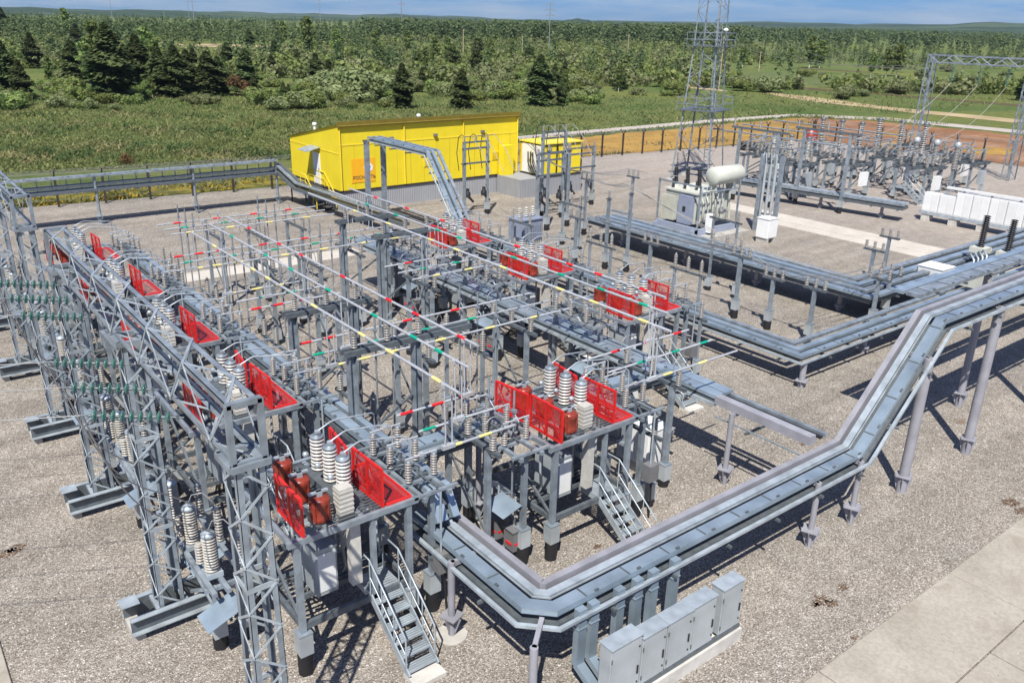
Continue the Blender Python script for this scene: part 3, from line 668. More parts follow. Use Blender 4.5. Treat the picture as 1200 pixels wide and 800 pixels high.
def portal(xs, y, xe, label, tubes):
    t = thing('busbar_portal', label, 'portal', (xs[0], y, 0), 0, 'busbar portals'); o = xs[0]
    for x in xs:
        m = MB(); m.b2(x-o-.11, -.12, .0, x-o-.085, .12, 4.82); m.b2(x-o+.085, -.12, .0, x-o+.11, .12, 4.82); m.b2(x-o-.084, -.03, .0, x-o+.084, .03, 4.82)
        m.b2(x-o-.22, -.22, -.02, x-o+.22, .22, .03); c = m.build('column', 'galv', t)
        m = MB(); m.b2(x-o-.3, -.3, -.05, x-o+.3, .3, .018); m.build('foundation', 'concrete', c)
    m = MB()
    for s in (-.12, .12): m.b2(xe[0]-o, s-.05, 4.83, xe[1]-o, s+.05, 4.98)
    m.build('crossbeam', 'galv_dark', t)
    for x in tubes:
        m = MB(); stud(m, x-o, 0, 4.985, .42); m.box((x-o, 0, 5.43), (.14, .16, .05)); m.build('post_insulator', 'porcelain_grey', t)
    m = MB(); m.bar((.15, 0, 2.2), (xs[1]-o-.15, 0, 3.2), .06); m.build('brace', 'galv_dark', t)
portal([9.4, 11.4], 18.7, (9.15, 13.2), 'grey busbar portal with crossbeam and studs, left high tubes, near the camera', AX)
portal([9.4, 11.4], 22.4, (9.15, 12.0), 'grey busbar portal with crossbeam and studs, left high tubes, behind the first', AX)
portal([16.2, 18.3], 29.2, (15.9, 18.8), 'grey busbar portal with crossbeam, right high tubes, nearer of two', BXX)
portal([16.2, 18.3], 32.4, (15.9, 18.8), 'grey busbar portal with crossbeam, right high tubes, by the yellow building', BXX)
def support(x, n, label, rev=False):
    y0 = TY[2]+5.92*n-.15; y1 = TY[0]+5.92*n+.15; t = thing('busbar_support', label, 'support', (x, y0, 0), 0, 'busbar supports')
    for y in (.35, y1-y0-.3):
        pile(t, 0, y, .75, 3.3, .14)
        m = MB(); m.b2(-.072, y-.072, 1.0, -.07, y+.07, 1.6); 
    m = MB(); m.b2(-.06, -.15, 3.3, .06, y1-y0+.15, 3.4); m.build('crossbeam', 'galv_dark', t)
    for k in range(3):
        y = TY[k]+5.92*n-y0; m = MB(); stud(m, 0, y, 3.4, .4); m.box((0, y, 3.83), (.2, .1, .05)); m.build('post_insulator', 'porcelain_grey', t)
    m = MB(); m.bar((0, .4, .9), (0, y1-y0-.35, 2.6), .05); m.build('brace', 'galv_dark', t)
    for k in (0, 2): loop((x, TY[k]+5.92*n, TZ+.12), .28, f'curved flexible loop above {CN[k]} tube, {", ".join(label.split(", ")[-2:])}', 'flexible loops', 'x', .1)
for n in (1, 2, 3, 4):
    support(12.85, n, f'two post support under crossing tubes, left one, {BN[n]} set')
    support(16.9, n, f'two post support under crossing tubes, right one, {BN[n]} set')
support(10.9, 0, 'two post support under crossing tubes, left one, nearest set')
support(17.6, 0, 'two post support under crossing tubes, right one, nearest set')
# voltage transformers between the high tubes and the right row: grey ribbed posts on frames
def small_posts(x, y, n, dx, dy, h, label, grp, bar=True):
    t = thing('post_insulator_row', label, 'insulators', (x, y, 0), 0, grp)
    for k in (0, n-1): pile(t, dx*k, dy*k, .75, h, .11)
    m = MB(); d = Vector((dx, dy, 0)).normalized(); m.bar(-d*.3+Z*(h+.05), Vector((dx*(n-1), dy*(n-1), 0))+d*.3+Z*(h+.05), .1); m.build('crossbeam', 'galv_dark', t)
    for k in range(n):
        m = MB(); m.ins((dx*k, dy*k, h+.1), .62, .055, .10, 8, 10); m.lathe([(.05, 0), (.05, .06), (.02, .1)], (dx*k, dy*k, h+.72), 8); m.build('post_insulator', 'porcelain_grey', t)
for n in range(1, 5): small_posts(10.6, 13.9+5.92*n, 3, 0, 1.05, 2.2, f'row of three grey ribbed posts by the tray, {BN[n]} set', 'ribbed post rows')
for n in range(3): small_posts(24.9, 19.6+5.9*n, 3, 0, .95, 2.4, f'row of three grey ribbed posts right of {BAYR[n]}', 'ribbed post rows')
small_posts(16.4, 14.1, 3, 0, .95, 2.2, 'row of three grey ribbed posts right of the lone platform', 'ribbed post rows')
# cylindrical loops hanging from the high tubes
for n in (1, 3, 4):
    for k in range(3):
        y = TY[k]+5.92*n; x = 14.6; m = MB(); pts = [(x, y, TZ-.02)]+[(x+.13*math.sin(a), y, TZ-.45+.4*math.cos(a)) for a in [i*math.pi/8 for i in range(17)]]
        tag(m.poly(pts, .014, 5).build('flexible_loop', 'wire'), f'hanging wire loop under {CN[k]} tube, {BN[n]} set', 'connector', 'hanging loops')
# ------------------------------------------------------------------ cable trays
def tray(label, path, secs, supports=(), clip=None, group='cable trays', sup_mat='lilac'):
    """secs: (part name, u0, u1, z0, z1, material)"""
    t = thing('cable_tray', label, 'cable tray', (0, 0, 0), 0, group)
    for nm, u0, u1, z0, z1, mt in secs:
        m = MB(); duct(m, path, u0, u1, z0, z1); nf = len(m.f)
        if nm == 'cover':
            for p, d, l, u in along(path, 1.25):
                m.box(p+l*((u0+u1)/2)+u*(z1+.008), (.035, abs(u1-u0)*.99, .014), rot=Matrix((d, l, u)).transposed())
                m.box(p+l*(u1-.02)+u*(z1+.02)+d*.3, (.1, .05, .03), rot=Matrix((d, l, u)).transposed())
        dct = m.build(nm, mt, t)
        if nm == 'cover':
            dct.data.materials.append(MATS['galv_dark'])
            for f in dct.data.polygons[nf:]: f.material_index = 1
    lo = min(s[3] for s in secs); a0 = min(s[1] for s in secs); a1 = max(s[2] for s in secs)
    for p, d, l, u in along(path, 1.9, .3):
        b = MB(); b.bar(p+l*(a0-.04)+u*(lo-.045), p+l*(a1+.04)+u*(lo-.045), .06, .07, upv=u); b.build('bracket', 'galv_dark', t)
    for s in supports:
        x, y, zt, r = s[:4]; m = MB(); m.tube((x, y, 0), (x, y, zt), r, 14); m.box((x, y, .55 if zt > 1.5 else .3), (.42, .42, .03), R(20))
        for a in range(4): th = a*math.pi/2+R(20); m.sheet([(x+r*math.cos(th), y+r*math.sin(th), .05), (x+.26*math.cos(th), y+.26*math.sin(th), .53 if zt > 1.5 else .28), (x+r*math.cos(th), y+r*math.sin(th), .53 if zt > 1.5 else .28)], .015)
        if len(s) > 4: m.bar((x, y, zt-.06), (s[4], s[5], zt-.06), .1, .12)
        c = m.build('support_post', sup_mat, t)
        if x < 9: m = MB(); m.tube((x, y, -.1), (x, y, .03), .36, 18); m.build('foundation', 'concrete', c)
    return t
# centre line of the near tray: right of travel = outer side
P1 = [(9.22, 14.9, 2.1), (9.22, 10.78, 2.1), (9.5, 10.5, 2.1), (20.6, 10.5, 2.1), (23.95, 10.5, 5.35), (62, 10.5, 5.45)]
tray('large galvanised cable tray with ribbed lids turning a corner in front', P1,
     [('cover', .09, .40, -.08, .06, 'cover'), ('side_rail', .54, .63, -.26, -.19, 'galv_light'), ('second_duct', -.25, -.07, -.05, .06, 'galv_light'), ('box_channel', -.50, -.34, -.12, .13, 'lilac'), ('lower_duct', -.50, .40, -.38, -.30, 'galv_dark'), ('inner_rail', -.045, -.015, .0, .03, 'galv_light')],  # lower_duct: solid dark base added to broaden the shade and darken the gaps
     [(8.66, 12.9, 2.0, .085, 9.3, 12.9), (8.42, 9.72, 2.0, .085, 9.1, 10.3), (18.4, 10.05, 2.0, .08, 18.4, 10.9), (20.4, 10.02, 2.0, .08, 20.4, 10.9), (23.28, 10.06, 4.4, .15, 23.28, 10.9), (27.44, 10.06, 5.15, .15, 27.44, 10.9), (33, 10.06, 5.15, .15, 33, 10.9)])
P2 = [(19.72, 37.5, 2.55), (19.72, 11.4, 2.55)]
tray('long glossy covered cable tray running back through the middle of the yard', [(19.72, 37.5, 2.55), (19.72, 14.3, 2.55)],
     [('cover', .04, .44, 0, .11, 'cover'), ('second_duct', -.42, -.02, -.0, .10, 'cover'), ('lower_duct', -.40, .42, -.22, -.06, 'galv_dark'), ('side_rail', .46, .54, -.2, -.1, 'galv_light')],
     [(19.72, 16.4, 2.3, .09), (19.72, 22.5, 2.3, .09), (19.72, 28.4, 2.3, .09), (19.72, 34, 2.3, .09)])
tray('open lilac cable channel on one post joining the near tray', [(19.72, 14.3, 2.5), (19.72, 11.0, 2.5)],
     [('box_channel', .18, .46, -.10, .16, 'lilac'), ('open_channel', -.44, -.30, -.06, .03, 'galv'), ('cable', -.2, -.08, -.06, .0, 'black_rubber'), ('lower_rail', .36, .40, -.55, -.51, 'galv')], [(19.17, 13.55, 2.4, .085, 19.9, 13.55)])
tray('glossy cable tray below the disconnectors of the gantry row', [(9.22, 41, 2.95), (9.22, 14.3, 2.95), (9.22, 13.9, 2.35)],
     [('cover', .04, .34, 0, .16, 'cover'), ('second_duct', -.30, -.12, 0, .12, 'cover'), ('lower_duct', -.2, .3, -.3, -.15, 'galv_dark')],
     [(9.22, y, 2.7, .08) for y in (17.6, 23.5, 29.4, 35.3)])
tray('glossy round topped cable tray crossing between the near bays', [(9.5, 16.35, 2.8), (19.3, 16.35, 2.75)],
     [('cover', -.32, .10, 0, .2, 'cover'), ('second_duct', .16, .34, 0, .1, 'galv'), ('lower_duct', -.3, .3, -.16, -.05, 'galv_dark')], [(12.0, 16.5, 2.6, .08), (15.6, 16.5, 2.6, .08)])
P3 = [(27.9, 54.2, 2.6), (27.9, 50.6, 2.6), (27.9, 50.4, 5.6), (27.9, 43.2, 5.6), (27.9, 39.6, 1.35), (27.9, 17.1, 1.25), (44, 17.1, 1.3), (60, 17.1, 1.3)]
SEC3 = [('cover', .36, .62, 0, .12, 'cover'), ('second_duct', -.12, .13, 0, .12, 'cover'), ('third_duct', -.62, -.38, 0, .12, 'galv'), ('side_rail', .68, .76, -.18, -.1, 'galv_light'), ('lower_duct', -.3, .3, -.26, -.14, 'galv_dark')]
tray('triple cable tray rising over an arch by the yellow building', [(27.9, 50.6, 5.6), (27.9, 43.4, 5.6), (27.9, 39.7, 1.4)], [(s[0], s[1]*.8, s[2]*.8, s[3], s[4], s[5]) for s in SEC3])
tray('triple low cable tray turning a corner by the right row', [(27.9, 39.6, 1.3), (27.9, 17.1, 1.25), (62, 17.1, 1.3)], SEC3, [(27.57, 16.5, 1.05, .12), (27.9, 22.5, 1.05, .12), (27.9, 28.5, 1.05, .12), (27.9, 34.5, 1.05, .12), (33, 17.1, 1.05, .12), (39, 17.1, 1.05, .12)])
t = thing('tray_arch', 'two tall columns holding up the arched triple tray by the yellow building', 'arch', (27.9, 50.5, 0))
for x in (-.62, .62):
    m = MB(); m.b2(x-.14, -.14, -.02, x+.14, .14, 5.4); m.build('column', 'galv', t)
m = MB(); m.b2(-.85, -.1, 5.4, .85, .1, 5.52); m.build('crossbeam', 'galv_dark', t)
tray('low triple cable tray along the transformer', [(37.7, 38.5, 1.35), (37.7, 20.2, 1.3), (62, 20.2, 1.3)],
     [('cover', .95, 1.32, 0, .14, 'cover'), ('second_duct', .25, .62, 0, .14, 'galv'), ('third_duct', -.45, -.08, 0, .14, 'cover'), ('fourth_duct', -1.2, -.85, 0, .12, 'galv'), ('lower_duct', -1.0, 1.2, -.25, -.08, 'galv_dark')],
     [(37.4, y, 1.05, .12) for y in (36.2, 31, 26, 21)]+[(44, 20.2, 1.05, .12)])
tray('upper cable tray beside the high part of the near tray', [(25.6, 12.0, 5.3), (62, 12.0, 5.4)], [('cover', -.2, .25, 0, .12, 'galv'), ('second_duct', -.6, -.3, 0, .1, 'cover')], [(31, 12, 5.1, .13)])
tray('long low cable tray along the left end of the far fence', [(6, 59.6, 3.15), (24.6, 59.5, 3.15)],
     [('cover', .1, .5, 0, .14, 'galv'), ('second_duct', -.42, -.05, -.05, .05, 'galv_dark'), ('lower_duct', -.4, .45, -.95, -.78, 'galv_dark'), ('middle_duct', -.2, .3, -.62, -.46, 'galv_dark')], [(12.2, 59.3, 3.1, .09), (18.5, 59.3, 3.1, .09), (24.5, 59.3, 3.1, .09)], sup_mat='galv')
m = MB()
for k in range(22): m.b2(6.3+k*.85, 59.52, 2.25, 6.36+k*.85, 59.6, 3.12)
tag(m.build('tray_hangers', 'galv_light'), 'row of short hangers joining the two levels of the far tray', 'hangers')

tray('dark low cable tray sloping from the far fence past the yellow stairs', [(24.7, 59.5, 2.9), (25.4, 57.6, 1.7), (26.9, 45, 1.35)], [('cover', -.3, -.05, 0, .1, 'galv_dark'), ('second_duct', .05, .3, 0, .1, 'galv'), ('lower_duct', -.3, .3, -.5, -.3, 'galv_dark')])  # shadow on this sloping run is put into its dark steel colour

# slender lightning and earthing rods, extra supports between the crossing tubes
for n in range(5):
    for k in range(3):
        for q, x in enumerate((11.7, 15.6) if n != 2 else (11.7,)):
            if n == 0 and q == 1: continue
            y = TY[k]+5.92*n+.22; m = MB(); m.tube((0, 0, 0), (0, 0, 4.7), .03, 6); m.box((0, 0, 4.15), (.1, .14, .08)); m.tube((0, 0, 4.1), (0, -.22, 3.93), .018, 5)
            o = tag(m.build('earthing_rod', 'galv'), f'slim upright rod beside {CN[k]} tube, {"left" if q == 0 else "right"} of two, {BN[n]} set', 'rod', 'slim earthing rods'); o.location = (x, y, 0)
for n in (1, 3, 4): small_posts(14.9, TY[2]+5.92*n, 3, 0, 1.05, 3.05, f'row of three grey ribbed posts mid span, {BN[n]} set', 'ribbed post rows')
for i, (x, y, n, dy, h) in enumerate([(30.4, 24.2, 3, .8, 2.1), (30.4, 30.2, 3, .8, 2.1), (34.6, 25.2, 3, .9, 2.4), (34.4, 37.0, 3, .8, 2.6), (29.8, 36.2, 3, .8, 2.2), (40.6, 30.0, 3, .9, 2.2)]):
    small_posts(x, y, n, 0, dy, h, f'row of ribbed posts between the low trays, {["first", "second", "third", "fourth", "fifth", "sixth"][i]} of six', 'ribbed post rows')
# ------------------------------------------------------------------ near marshalling cabinets and their ducts
t = thing('cabinet_plinth', 'pale concrete plinth and steel rail under the near row of cabinets', 'plinth', (11.9, 9.0, 0))
m = MB(); m.b2(-2.3, -.18, -.05, 2.0, .3, .34); m.build('plinth', 'concrete_light', t)
m = MB(); m.b2(-2.25, -.12, .34, 1.98, -.05, .44); m.b2(-2.25, .2, .34, 1.98, .27, .44); m.build('rail', 'galv_dark', t)
cabs = [(9.72, .86, 1.78), (10.62, .72, 1.62), (11.38, .76, 1.62), (12.16, .76, 1.64), (13.14, .72, 1.64)]
W5 = ['tallest, nearest the camera', 'second', 'third', 'fourth', 'last, standing apart']
for (x, wd, h), w5 in zip(cabs, W5):
    t = thing('marshalling_cabinet', f'pale grey metal cabinet on concrete plinth, {w5} of five', 'cabinet', (x, 9.06, .44), 0, 'near cabinets')
    m = MB(); m.b2(0, -.15, 0, wd, .17, h-.44); o = m.build('body', 'cabinet', t); md = o.modifiers.new('edge', 'BEVEL'); md.width = .012; md.segments = 2
    m = MB(); m.b2(-.015, -.18, h-.438, wd+.015, .20, h-.41); m.build('roof', 'galv_light', t)
    m = MB(); m.b2(.03, -.166, .03, wd-.03, -.1525, h-.48); d = m.build('door', 'cabinet', t)
    m = MB()
    for z in (.2, h-.68): m.tube((wd-.08, -.18, z), (wd-.08, -.16, z), .022, 8)
    m.build('lock', 'black_rubber', d)
    m = MB(); m.b2(wd-.11, -.185, .42, wd-.07, -.167, .62); m.build('handle', 'black_rubber', d)
    for q in (.2, .5): m = MB(); m.tube((wd*q+.1, .0, -.12), (wd*q+.1, .0, .01), .035, 8); m.build('cable_gland', 'black_rubber', t)
    for z in (.2, h-.7): m = MB(); m.tube((.02, -.165, z-.05), (.02, -.165, z+.05), .014, 6); m.build('hinge', 'galv_dark', d)
DU = [(9.9, 0), (10.25, 0), (11.0, 1), (11.55, 2), (12.05, 3), (12.75, 4)]
for k, (x, q) in enumerate(DU):
    m = MB(); y = 10.02; pts = [(x, y, 2.0), (x, y, .75), (x+.12, y-.35, .35), (x+.14, y-.6, .3)]
    fr = pts; m.b2(x-.11, y-.09, .6, x+.11, y+.07, 2.02); m.bar((x, y-.01, .62), (x+.06, y-.6, .22), .22, .14); m.b2(x-.13, y-.105, 1.55, x+.13, y+.085, 1.58)
    tag(m.build('cable_duct', 'cover'), f'vertical galvanised duct from near tray down to cabinets, {W1[k]}' if k < 6 else '', 'duct', 'vertical ducts')
# ------------------------------------------------------------------ white cabinets between the rows
def white_box(c, d, label, mt='white_paint', rz=0, legs=.35):
    t = thing('equipment_cabinet', label, 'cabinet', c, rz, 'white cabinets in the yard'); x, y, z = d
    m = MB(); m.b2(-x/2, -y/2, legs, x/2, y/2, legs+z); o = m.build('body', mt, t); md = o.modifiers.new('edge', 'BEVEL'); md.width = .02; md.segments = 2
    m = MB(); m.b2(-x/2-.04, -y/2-.04, legs+z, x/2+.04, y/2+.04, legs+z+.03); m.build('roof', mt, t)
    m = MB(); m.b2(-x/2+.05, -y/2-.012, legs+.06, -.01, -y/2-.001, legs+z-.08); m.b2(.01, -y/2-.012, legs+.06, x/2-.05, -y/2-.001, legs+z-.08); m.build('door', mt, t)
    for a in (-1, 1): m = MB(); m.b2(a*(x/2-.15)-.08, -y/2+.02, -.02, a*(x/2-.15)+.08, y/2-.02, legs); m.build('plinth', 'concrete', t)
white_box((19.0, 18.0, 0), (.95, .8, 1.35), 'white cabinet beside glossy tray, behind the lone platform')
white_box((17.9, 15.6, 0), (.9, .8, 1.2), 'white cabinet right of the lone platform, under a tray')
white_box((22.4, 32.0, 0), (1.6, 1.1, 1.0), 'wide pale cabinet among the right row bays', 'cabinet')
white_box((21.2, 36.0, 0), (1.5, 1.0, .9), 'wide pale cabinet behind the right row', 'cabinet')
white_box((43.9, 19.6, 0), (1.3, 1.3, 1.25), 'white round shouldered cabinet behind the low tray, right side')
# ------------------------------------------------------------------ auxiliary transformer, grey, behind the right row
t = thing('auxiliary_transformer', 'small grey transformer with white bushings behind the right row', 'transformer', (31.3, 38.4, 0))
m = MB(); m.b2(-.8, -.6, .8, .8, .6, 2.1)
for k in range(9): m.b2(-.75+k*.17, -.75, .95, -.71+k*.17, .75, 1.95)
m.b2(-.9, -.7, 2.1, .9, .7, 2.16); m.build('tank', 'blue_grey', t)
m = MB(); m.b2(-.9, -.6, 0, .9, .6, .8); m.build('base', 'concrete', t)
for k in range(3):
    m = MB(); m.ins((-.5+k*.5, 0, 2.16), .6, .06, .13, 5, 10); m.build('bushing', 'porcelain', t)
# ------------------------------------------------------------------ posts and slack conductors between the trays and the transformer
def hpost(x, y, h, label, cap='single', grp='grey posts with studs'):
    t = thing('insulator_post', label, 'post', (x, y, 0), 0, grp); pile(t, 0, 0, .95, h, .15)
    m = MB(); m.b2(-.1, -.55, h, .1, .55, h+.08) if cap == 'tee' else m.b2(-.12, -.12, h, .12, .12, h+.05); m.build('top_plate', 'galv_dark', t)
    for y_ in ((-.45, 0, .45) if cap == 'tee' else (0,)):
        m = MB(); m.ins((0, y_, h+.08), .42, .05, .095, 6, 10); m.build('post_insulator', 'porcelain_grey', t)
    return (x, y, h+.55)
TP = []
PS = [(32.8, 33.0, 4.0, 'tall grey post with black foot, left one of the pair by the low tray'), (33.4, 31.9, 4.4, 'tall grey post with black foot, right one of the pair by the low tray'),
      (37.3, 39.7, 3.6, 'grey post with studs in front of the yellow annex'), (41.5, 39.6, 3.4, 'grey post with studs left of the transformer'), (36.0, 42.0, 5.2, 'tall grey post before the annex, left one'), (38.0, 42.2, 5.1, 'tall grey post before the annex, right one'), (31.9, 34.6, 2.7, 'short grey post with studs by the small transformer'),
      (32.1, 29.0, 2.4, 'grey post in the line along the low corner tray, farthest')]
for p in PS: TP.append(hpost(p[0], p[1], p[2], p[3], 'tee' if p[2] < 4 else 'single'))
for k, (x, y, h) in enumerate([(32.1, 23.3, 3.0), (32.1, 21.4, 2.4), (32.0, 19.2, 2.5), (38.5, 19.25, 2.1), (36.2, 18.6, 2.4)]): TP.append(hpost(x, y, h, f'grey post with three studs along the corner tray, {W1[k]}', 'tee'))
m = MB(); m.b2(-.06, -.65, 3.3, .06, .5, 3.4); o = tag(m.build('crossbeam', 'galv'), 'short steel beam between the paired tall posts by the low tray', 'beam'); o.location = (33.1, 32.5, 0)
NW = [0]
def slack(p, q, sag, label, r=.018, n=14):
    p, q = Vector(p), Vector(q); m = MB(); NW[0] += 1
    tag(m.poly([p.lerp(q, k/n)-Z*(4*sag*(k/n)*(1-k/n)) for k in range(n+1)], r, 5).build('slack_conductor', 'wire'), label, 'wire', 'slack conductors')
for k, dy in enumerate((-.45, 0, .45)):
    wn = ('near', 'middle', 'far')[k]
    for a, b, wd in ((7, 8, 'from far corner post to next'), (8, 9, 'between first and second corner posts'), (9, 10, 'between second and third corner posts'), (10, 11, 'to the right corner post'), (6, 7, 'left of the far corner post'), (2, 3, 'before the transformer'), (6, 2, 'below the annex posts'), (10, 12, 'to the last corner post')):
        slack(Vector(TP[a])+Y*dy, Vector(TP[b])+Y*dy, .22, f'slack dark wire {wd}, {wn} one', .016)
    slack(Vector(TP[3])+Y*dy, (44.2+.2*k, 37.3-.9*k, 3.9), .25, f'slack wire into the transformer bushings, {wn} one', .016)
    slack((42.7+.3*k, 52.5, 4.0), Vector(TP[2])+Y*dy, .6, f'slack cable from yellow annex to post, {wn} one', .03)
    slack((33.4, 31.9+.3*k, 4.9), Vector(TP[2])+Y*dy, .4, f'slack wire from paired posts to annex post, {wn} one', .016)
    slack((33.4, 31.9+.3*k, 4.9), (37.6, 24.5-1.4*k, 1.7), .4, f'slack wire from paired posts to low tray, {wn} one', .016)
# ------------------------------------------------------------------ bus frames in front of the yellow building
def hframe(x, y, w, h, label, studs=3, cab=True):
    t = thing('conductor_frame', label, 'frame', (x, y, 0), 0, 'frames before the yellow building')
    for a in (0, w): pile(t, a, 0, .9, h, .18)
    m = MB(); m.b2(-.15, -.07, h-.5, w+.15, .07, h-.38); m.b2(-.1, -.06, h-.06, w+.1, .06, h+.04); m.b2(-.2, -.09, h-1.5, w+.2, .09, h-1.4); m.build('crossbeam', 'galv_dark', t)
    for k in range(studs):
        xx = w*k/(studs-1); m = MB(); m.ins((xx, 0, h+.04), .35, .05, .09, 5, 10); m.build('post_insulator', 'porcelain_grey', t)
        if cab:
            m = MB(); m.poly([(xx, 0, h+.4), (xx-.05, .25, h+.5), (xx-.1, .55, h+.3), (xx-.15, .7, h-.8), (xx-.1, .5, h-2.0)], .028, 6); m.build('cable', 'black_rubber', t)
            m = MB(); m.poly([(xx, 0, h+.4), (xx+.2, -.5, h+.5), (xx+.5, -1.4, h-.4), (xx+.6, -2.4, h-1.8)], .02, 6); m.build('conductor', 'wire', t)
    for k in range(2):
        m = MB(); m.lathe([(.2, 0), (.2, .3), (.12, .4), (.12, .6)], (.3+k*(w-.6), 0, 1.4), 10); m.bar((.3+k*(w-.6), 0, 1.5), (.8+k*(w-.6), 0, 1.0), .14); m.build('motor_drive', 'black_rubber', t)
    return t
hframe(33.6, 48.2, 2.0, 5.2, 'grey frame with black cables before yellow building, behind the arch')
hframe(38.5, 45.6, 2.1, 5.9, 'taller grey frame with black cables before yellow building, centre')
hframe(37.2, 44.5, 2.3, 4.6, 'lower grey frame before the yellow building, beside the taller one', 3, False)
hframe(41.8, 46.6, 2.6, 4.4, 'grey frame with cables before the small yellow annex', 3, False)
# ------------------------------------------------------------------ power transformer
t = thing('power_transformer', 'large cream transformer with white conservator and black bushings', 'transformer', (44.3, 36.1, 0)); 
m = MB(); m.b2(-1.5, -1.0, .9, 1.4, 1.6, 2.85); m.b2(-1.6, -1.1, 2.85, 1.5, 1.7, 2.95); m.build('tank', 'cream', t)
for s, (x0, x1) in enumerate(((-2.1, -1.55), (1.45, 2.0))):
    for q in ((1,) if s == 0 else (0, 1)):
        m = MB()
        for k in range(10): m.b2(x0, -.9+q*1.25+k*.11, 1.0, x1, -.87+q*1.25+k*.11, 2.6)
        m.build('radiator', 'cream', t)
m = MB(); m.lathe([(.05, 0), (.54, .03), (.60, .12), (.60, 2.7), (.54, 2.8), (.05, 2.84)], (-.35, -1.15, 3.95), 20, Matrix.Rotation(R(90), 3, 'Y')); c = m.build('conservator', 'cream', t)
m = MB()
for x in (-.1, 1.6): m.sheet([(x, -.9, 2.9), (x, -1.5, 2.9), (x, -1.3, 3.7), (x, -.7, 3.7)], .05); m.bar((x, -1.2, 3.0), (x, -1.4, 1.0), .09)
m.tube((.6, -1, 3.6), (.6, -.3, 2.9), .06, 8); m.build('conservator_bracket', 'cream', t)
for k in range(3):
    y = 1.45-k*.75; m = MB(); m.ins((-.75+.3*k, y, 3.1), 1.15, .09, .16, 14, 10, Matrix.Rotation(R(-6), 3, 'Y')); b = m.build('bushing', 'black_rubber', t); m = MB(); m.lathe([(.2, 0), (.2, .15), (.12, .18)], (-.75+.3*k, y, 2.95), 10); m.build('turret', 'cream', b)
    m = MB(); m.ins((-1.25+.3*k, y-.2, 3.0), .55, .07, .12, 7, 10); m.build('bushing', 'black_rubber', t)
m = MB(); m.b2(-1.95, -.95, .9, -1.56, .1, 2.75); d = m.build('control_cabinet', 'blue_grey', t); m = MB(); m.b2(-1.965, -.55, 1.7, -1.952, -.3, 2.05); m.build('window', 'dark_hole', d)
m = MB(); m.b2(-1.2, -2.1, .5, -.8, -1.7, 1.7); m.build('oil_cabinet', 'white_paint', t)
m = MB()
for k in range(4): m.poly([(-1.0+.5*k, -1.05, 2.6), (-1.0+.5*k, -1.25, 2.2), (-1.0+.5*k, -1.25, 1.2), (-.9+.5*k, -1.05, 1.0)], .05, 6)
m.build('pipework', 'cream', t)
for k in range(6): m = MB(); m.poly([(-1.35+.42*k, -1.2, .95), (-1.35+.42*k, -1.3, 1.8), (-1.2+.42*k, -1.2, 2.9), (-1.0+.4*k, -1.1, 3.4)], .035, 6); m.build('oil_pipe', 'cabinet', t)
for k in range(3): m = MB(); m.lathe([(.16, 0), (.18, .03), (.18, .28), (.08, .34)], (-1.1+.8*k, -1.55, 1.1+.2*k), 10); m.build('valve', 'cabinet_dark', t)
m = MB()
for x in (-2.05, 1.9): m.bar((x, -1.75, .4), (x, -1.75, 3.6), .1); m.bar((x, 1.75, .4), (x, 1.75, 3.6), .1)
m.bar((-2.05, -1.75, 3.5), (-2.05, 1.75, 3.5), .1); m.bar((-2.05, -1.75, 3.1), (1.9, -1.75, 3.1), .08); m.bar((1.9, -1.75, 3.5), (1.9, 1.75, 3.5), .1); m.build('pipe_frame', 'galv', t)
m = MB(); m.b2(-2.4, -2.6, .0, 2.4, 2.2, .35); m.build('foundation', 'concrete', t)
m = MB(); m.b2(-2.6, -1.8, .36, 2.2, -1.6, .75); m.b2(-2.6, 1.4, .36, 2.2, 1.6, .75); m.b2(-2.3, -1.8, .5, -2.1, 1.6, .88); m.build('skid', 'blue_grey', t)
white_box((46.0, 31.7, 0), (1.0, .9, 1.25), 'white cabinet standing right of the large cream transformer', 'white_paint')
# lilac bus-duct columns beside the transformer
t = thing('arrester_stand', 'pair of tall grey columns with pale tubes right of the transformer', 'columns', (48.2, 34.2, 0))
for y in (0, -1.5):
    m = MB(); m.b2(-.12, y-.12, 0, .12, y+.12, 5.2); m.build('column', 'galv', t)
m = MB(); m.b2(-.1, -1.6, 3.5, .1, .1, 3.65); m.b2(-.1, -1.6, 1.2, .1, .1, 1.3); m.build('crossbeam', 'galv_dark', t)
for y in (-.35, -.75, -1.15):
    m = MB(); m.tube((-.1, y, .9), (-.1, y, 4.6), .09, 10); m.poly([(-.1, y, 4.6), (-.1, y+.05, 5.2), (-.1, y+.2, 5.4), (-.1, y+.3, 5.0)], .04, 6); m.build('surge_tube', 'cabinet', t)
# ------------------------------------------------------------------ yellow building and annex
t = thing('yellow_building', 'bright yellow metal clad building on grey ribbed skirt', 'building', (27.2, 54.4, 0))
W_, D_, Hf, Hb, SK = 16.0, 8.2, 6.1, 4.4, 1.45
m = MB(); m.add([(0, 0, SK), (W_, 0, SK), (W_, D_, SK), (0, D_, SK), (0, 0, Hf), (W_, 0, Hf), (W_, D_, Hb), (0, D_, Hb)], [(0, 1, 5, 4), (1, 2, 6, 5), (2, 3, 7, 6), (3, 0, 4, 7), (4, 5, 6, 7), (3, 2, 1, 0)]); m.build('wall', 'yellow_siding', t)
m = MB(); m.b2(.06, .06, -.05, W_-.06, D_-.06, SK-.001); m.build('skirt', 'skirt_siding', t)
m = MB(); sl = (Hb-Hf)/D_
m.sheet([(-.12, -.14, Hf+.03), (W_+.12, -.14, Hf+.03), (W_+.12, D_+.15, Hb+.02), (-.12, D_+.15, Hb+.02)], .02); m.b2(-.12, -.15, Hf-.14, W_+.12, -.09, Hf+.20); rf = m.build('roof', 'olive_trim', t)
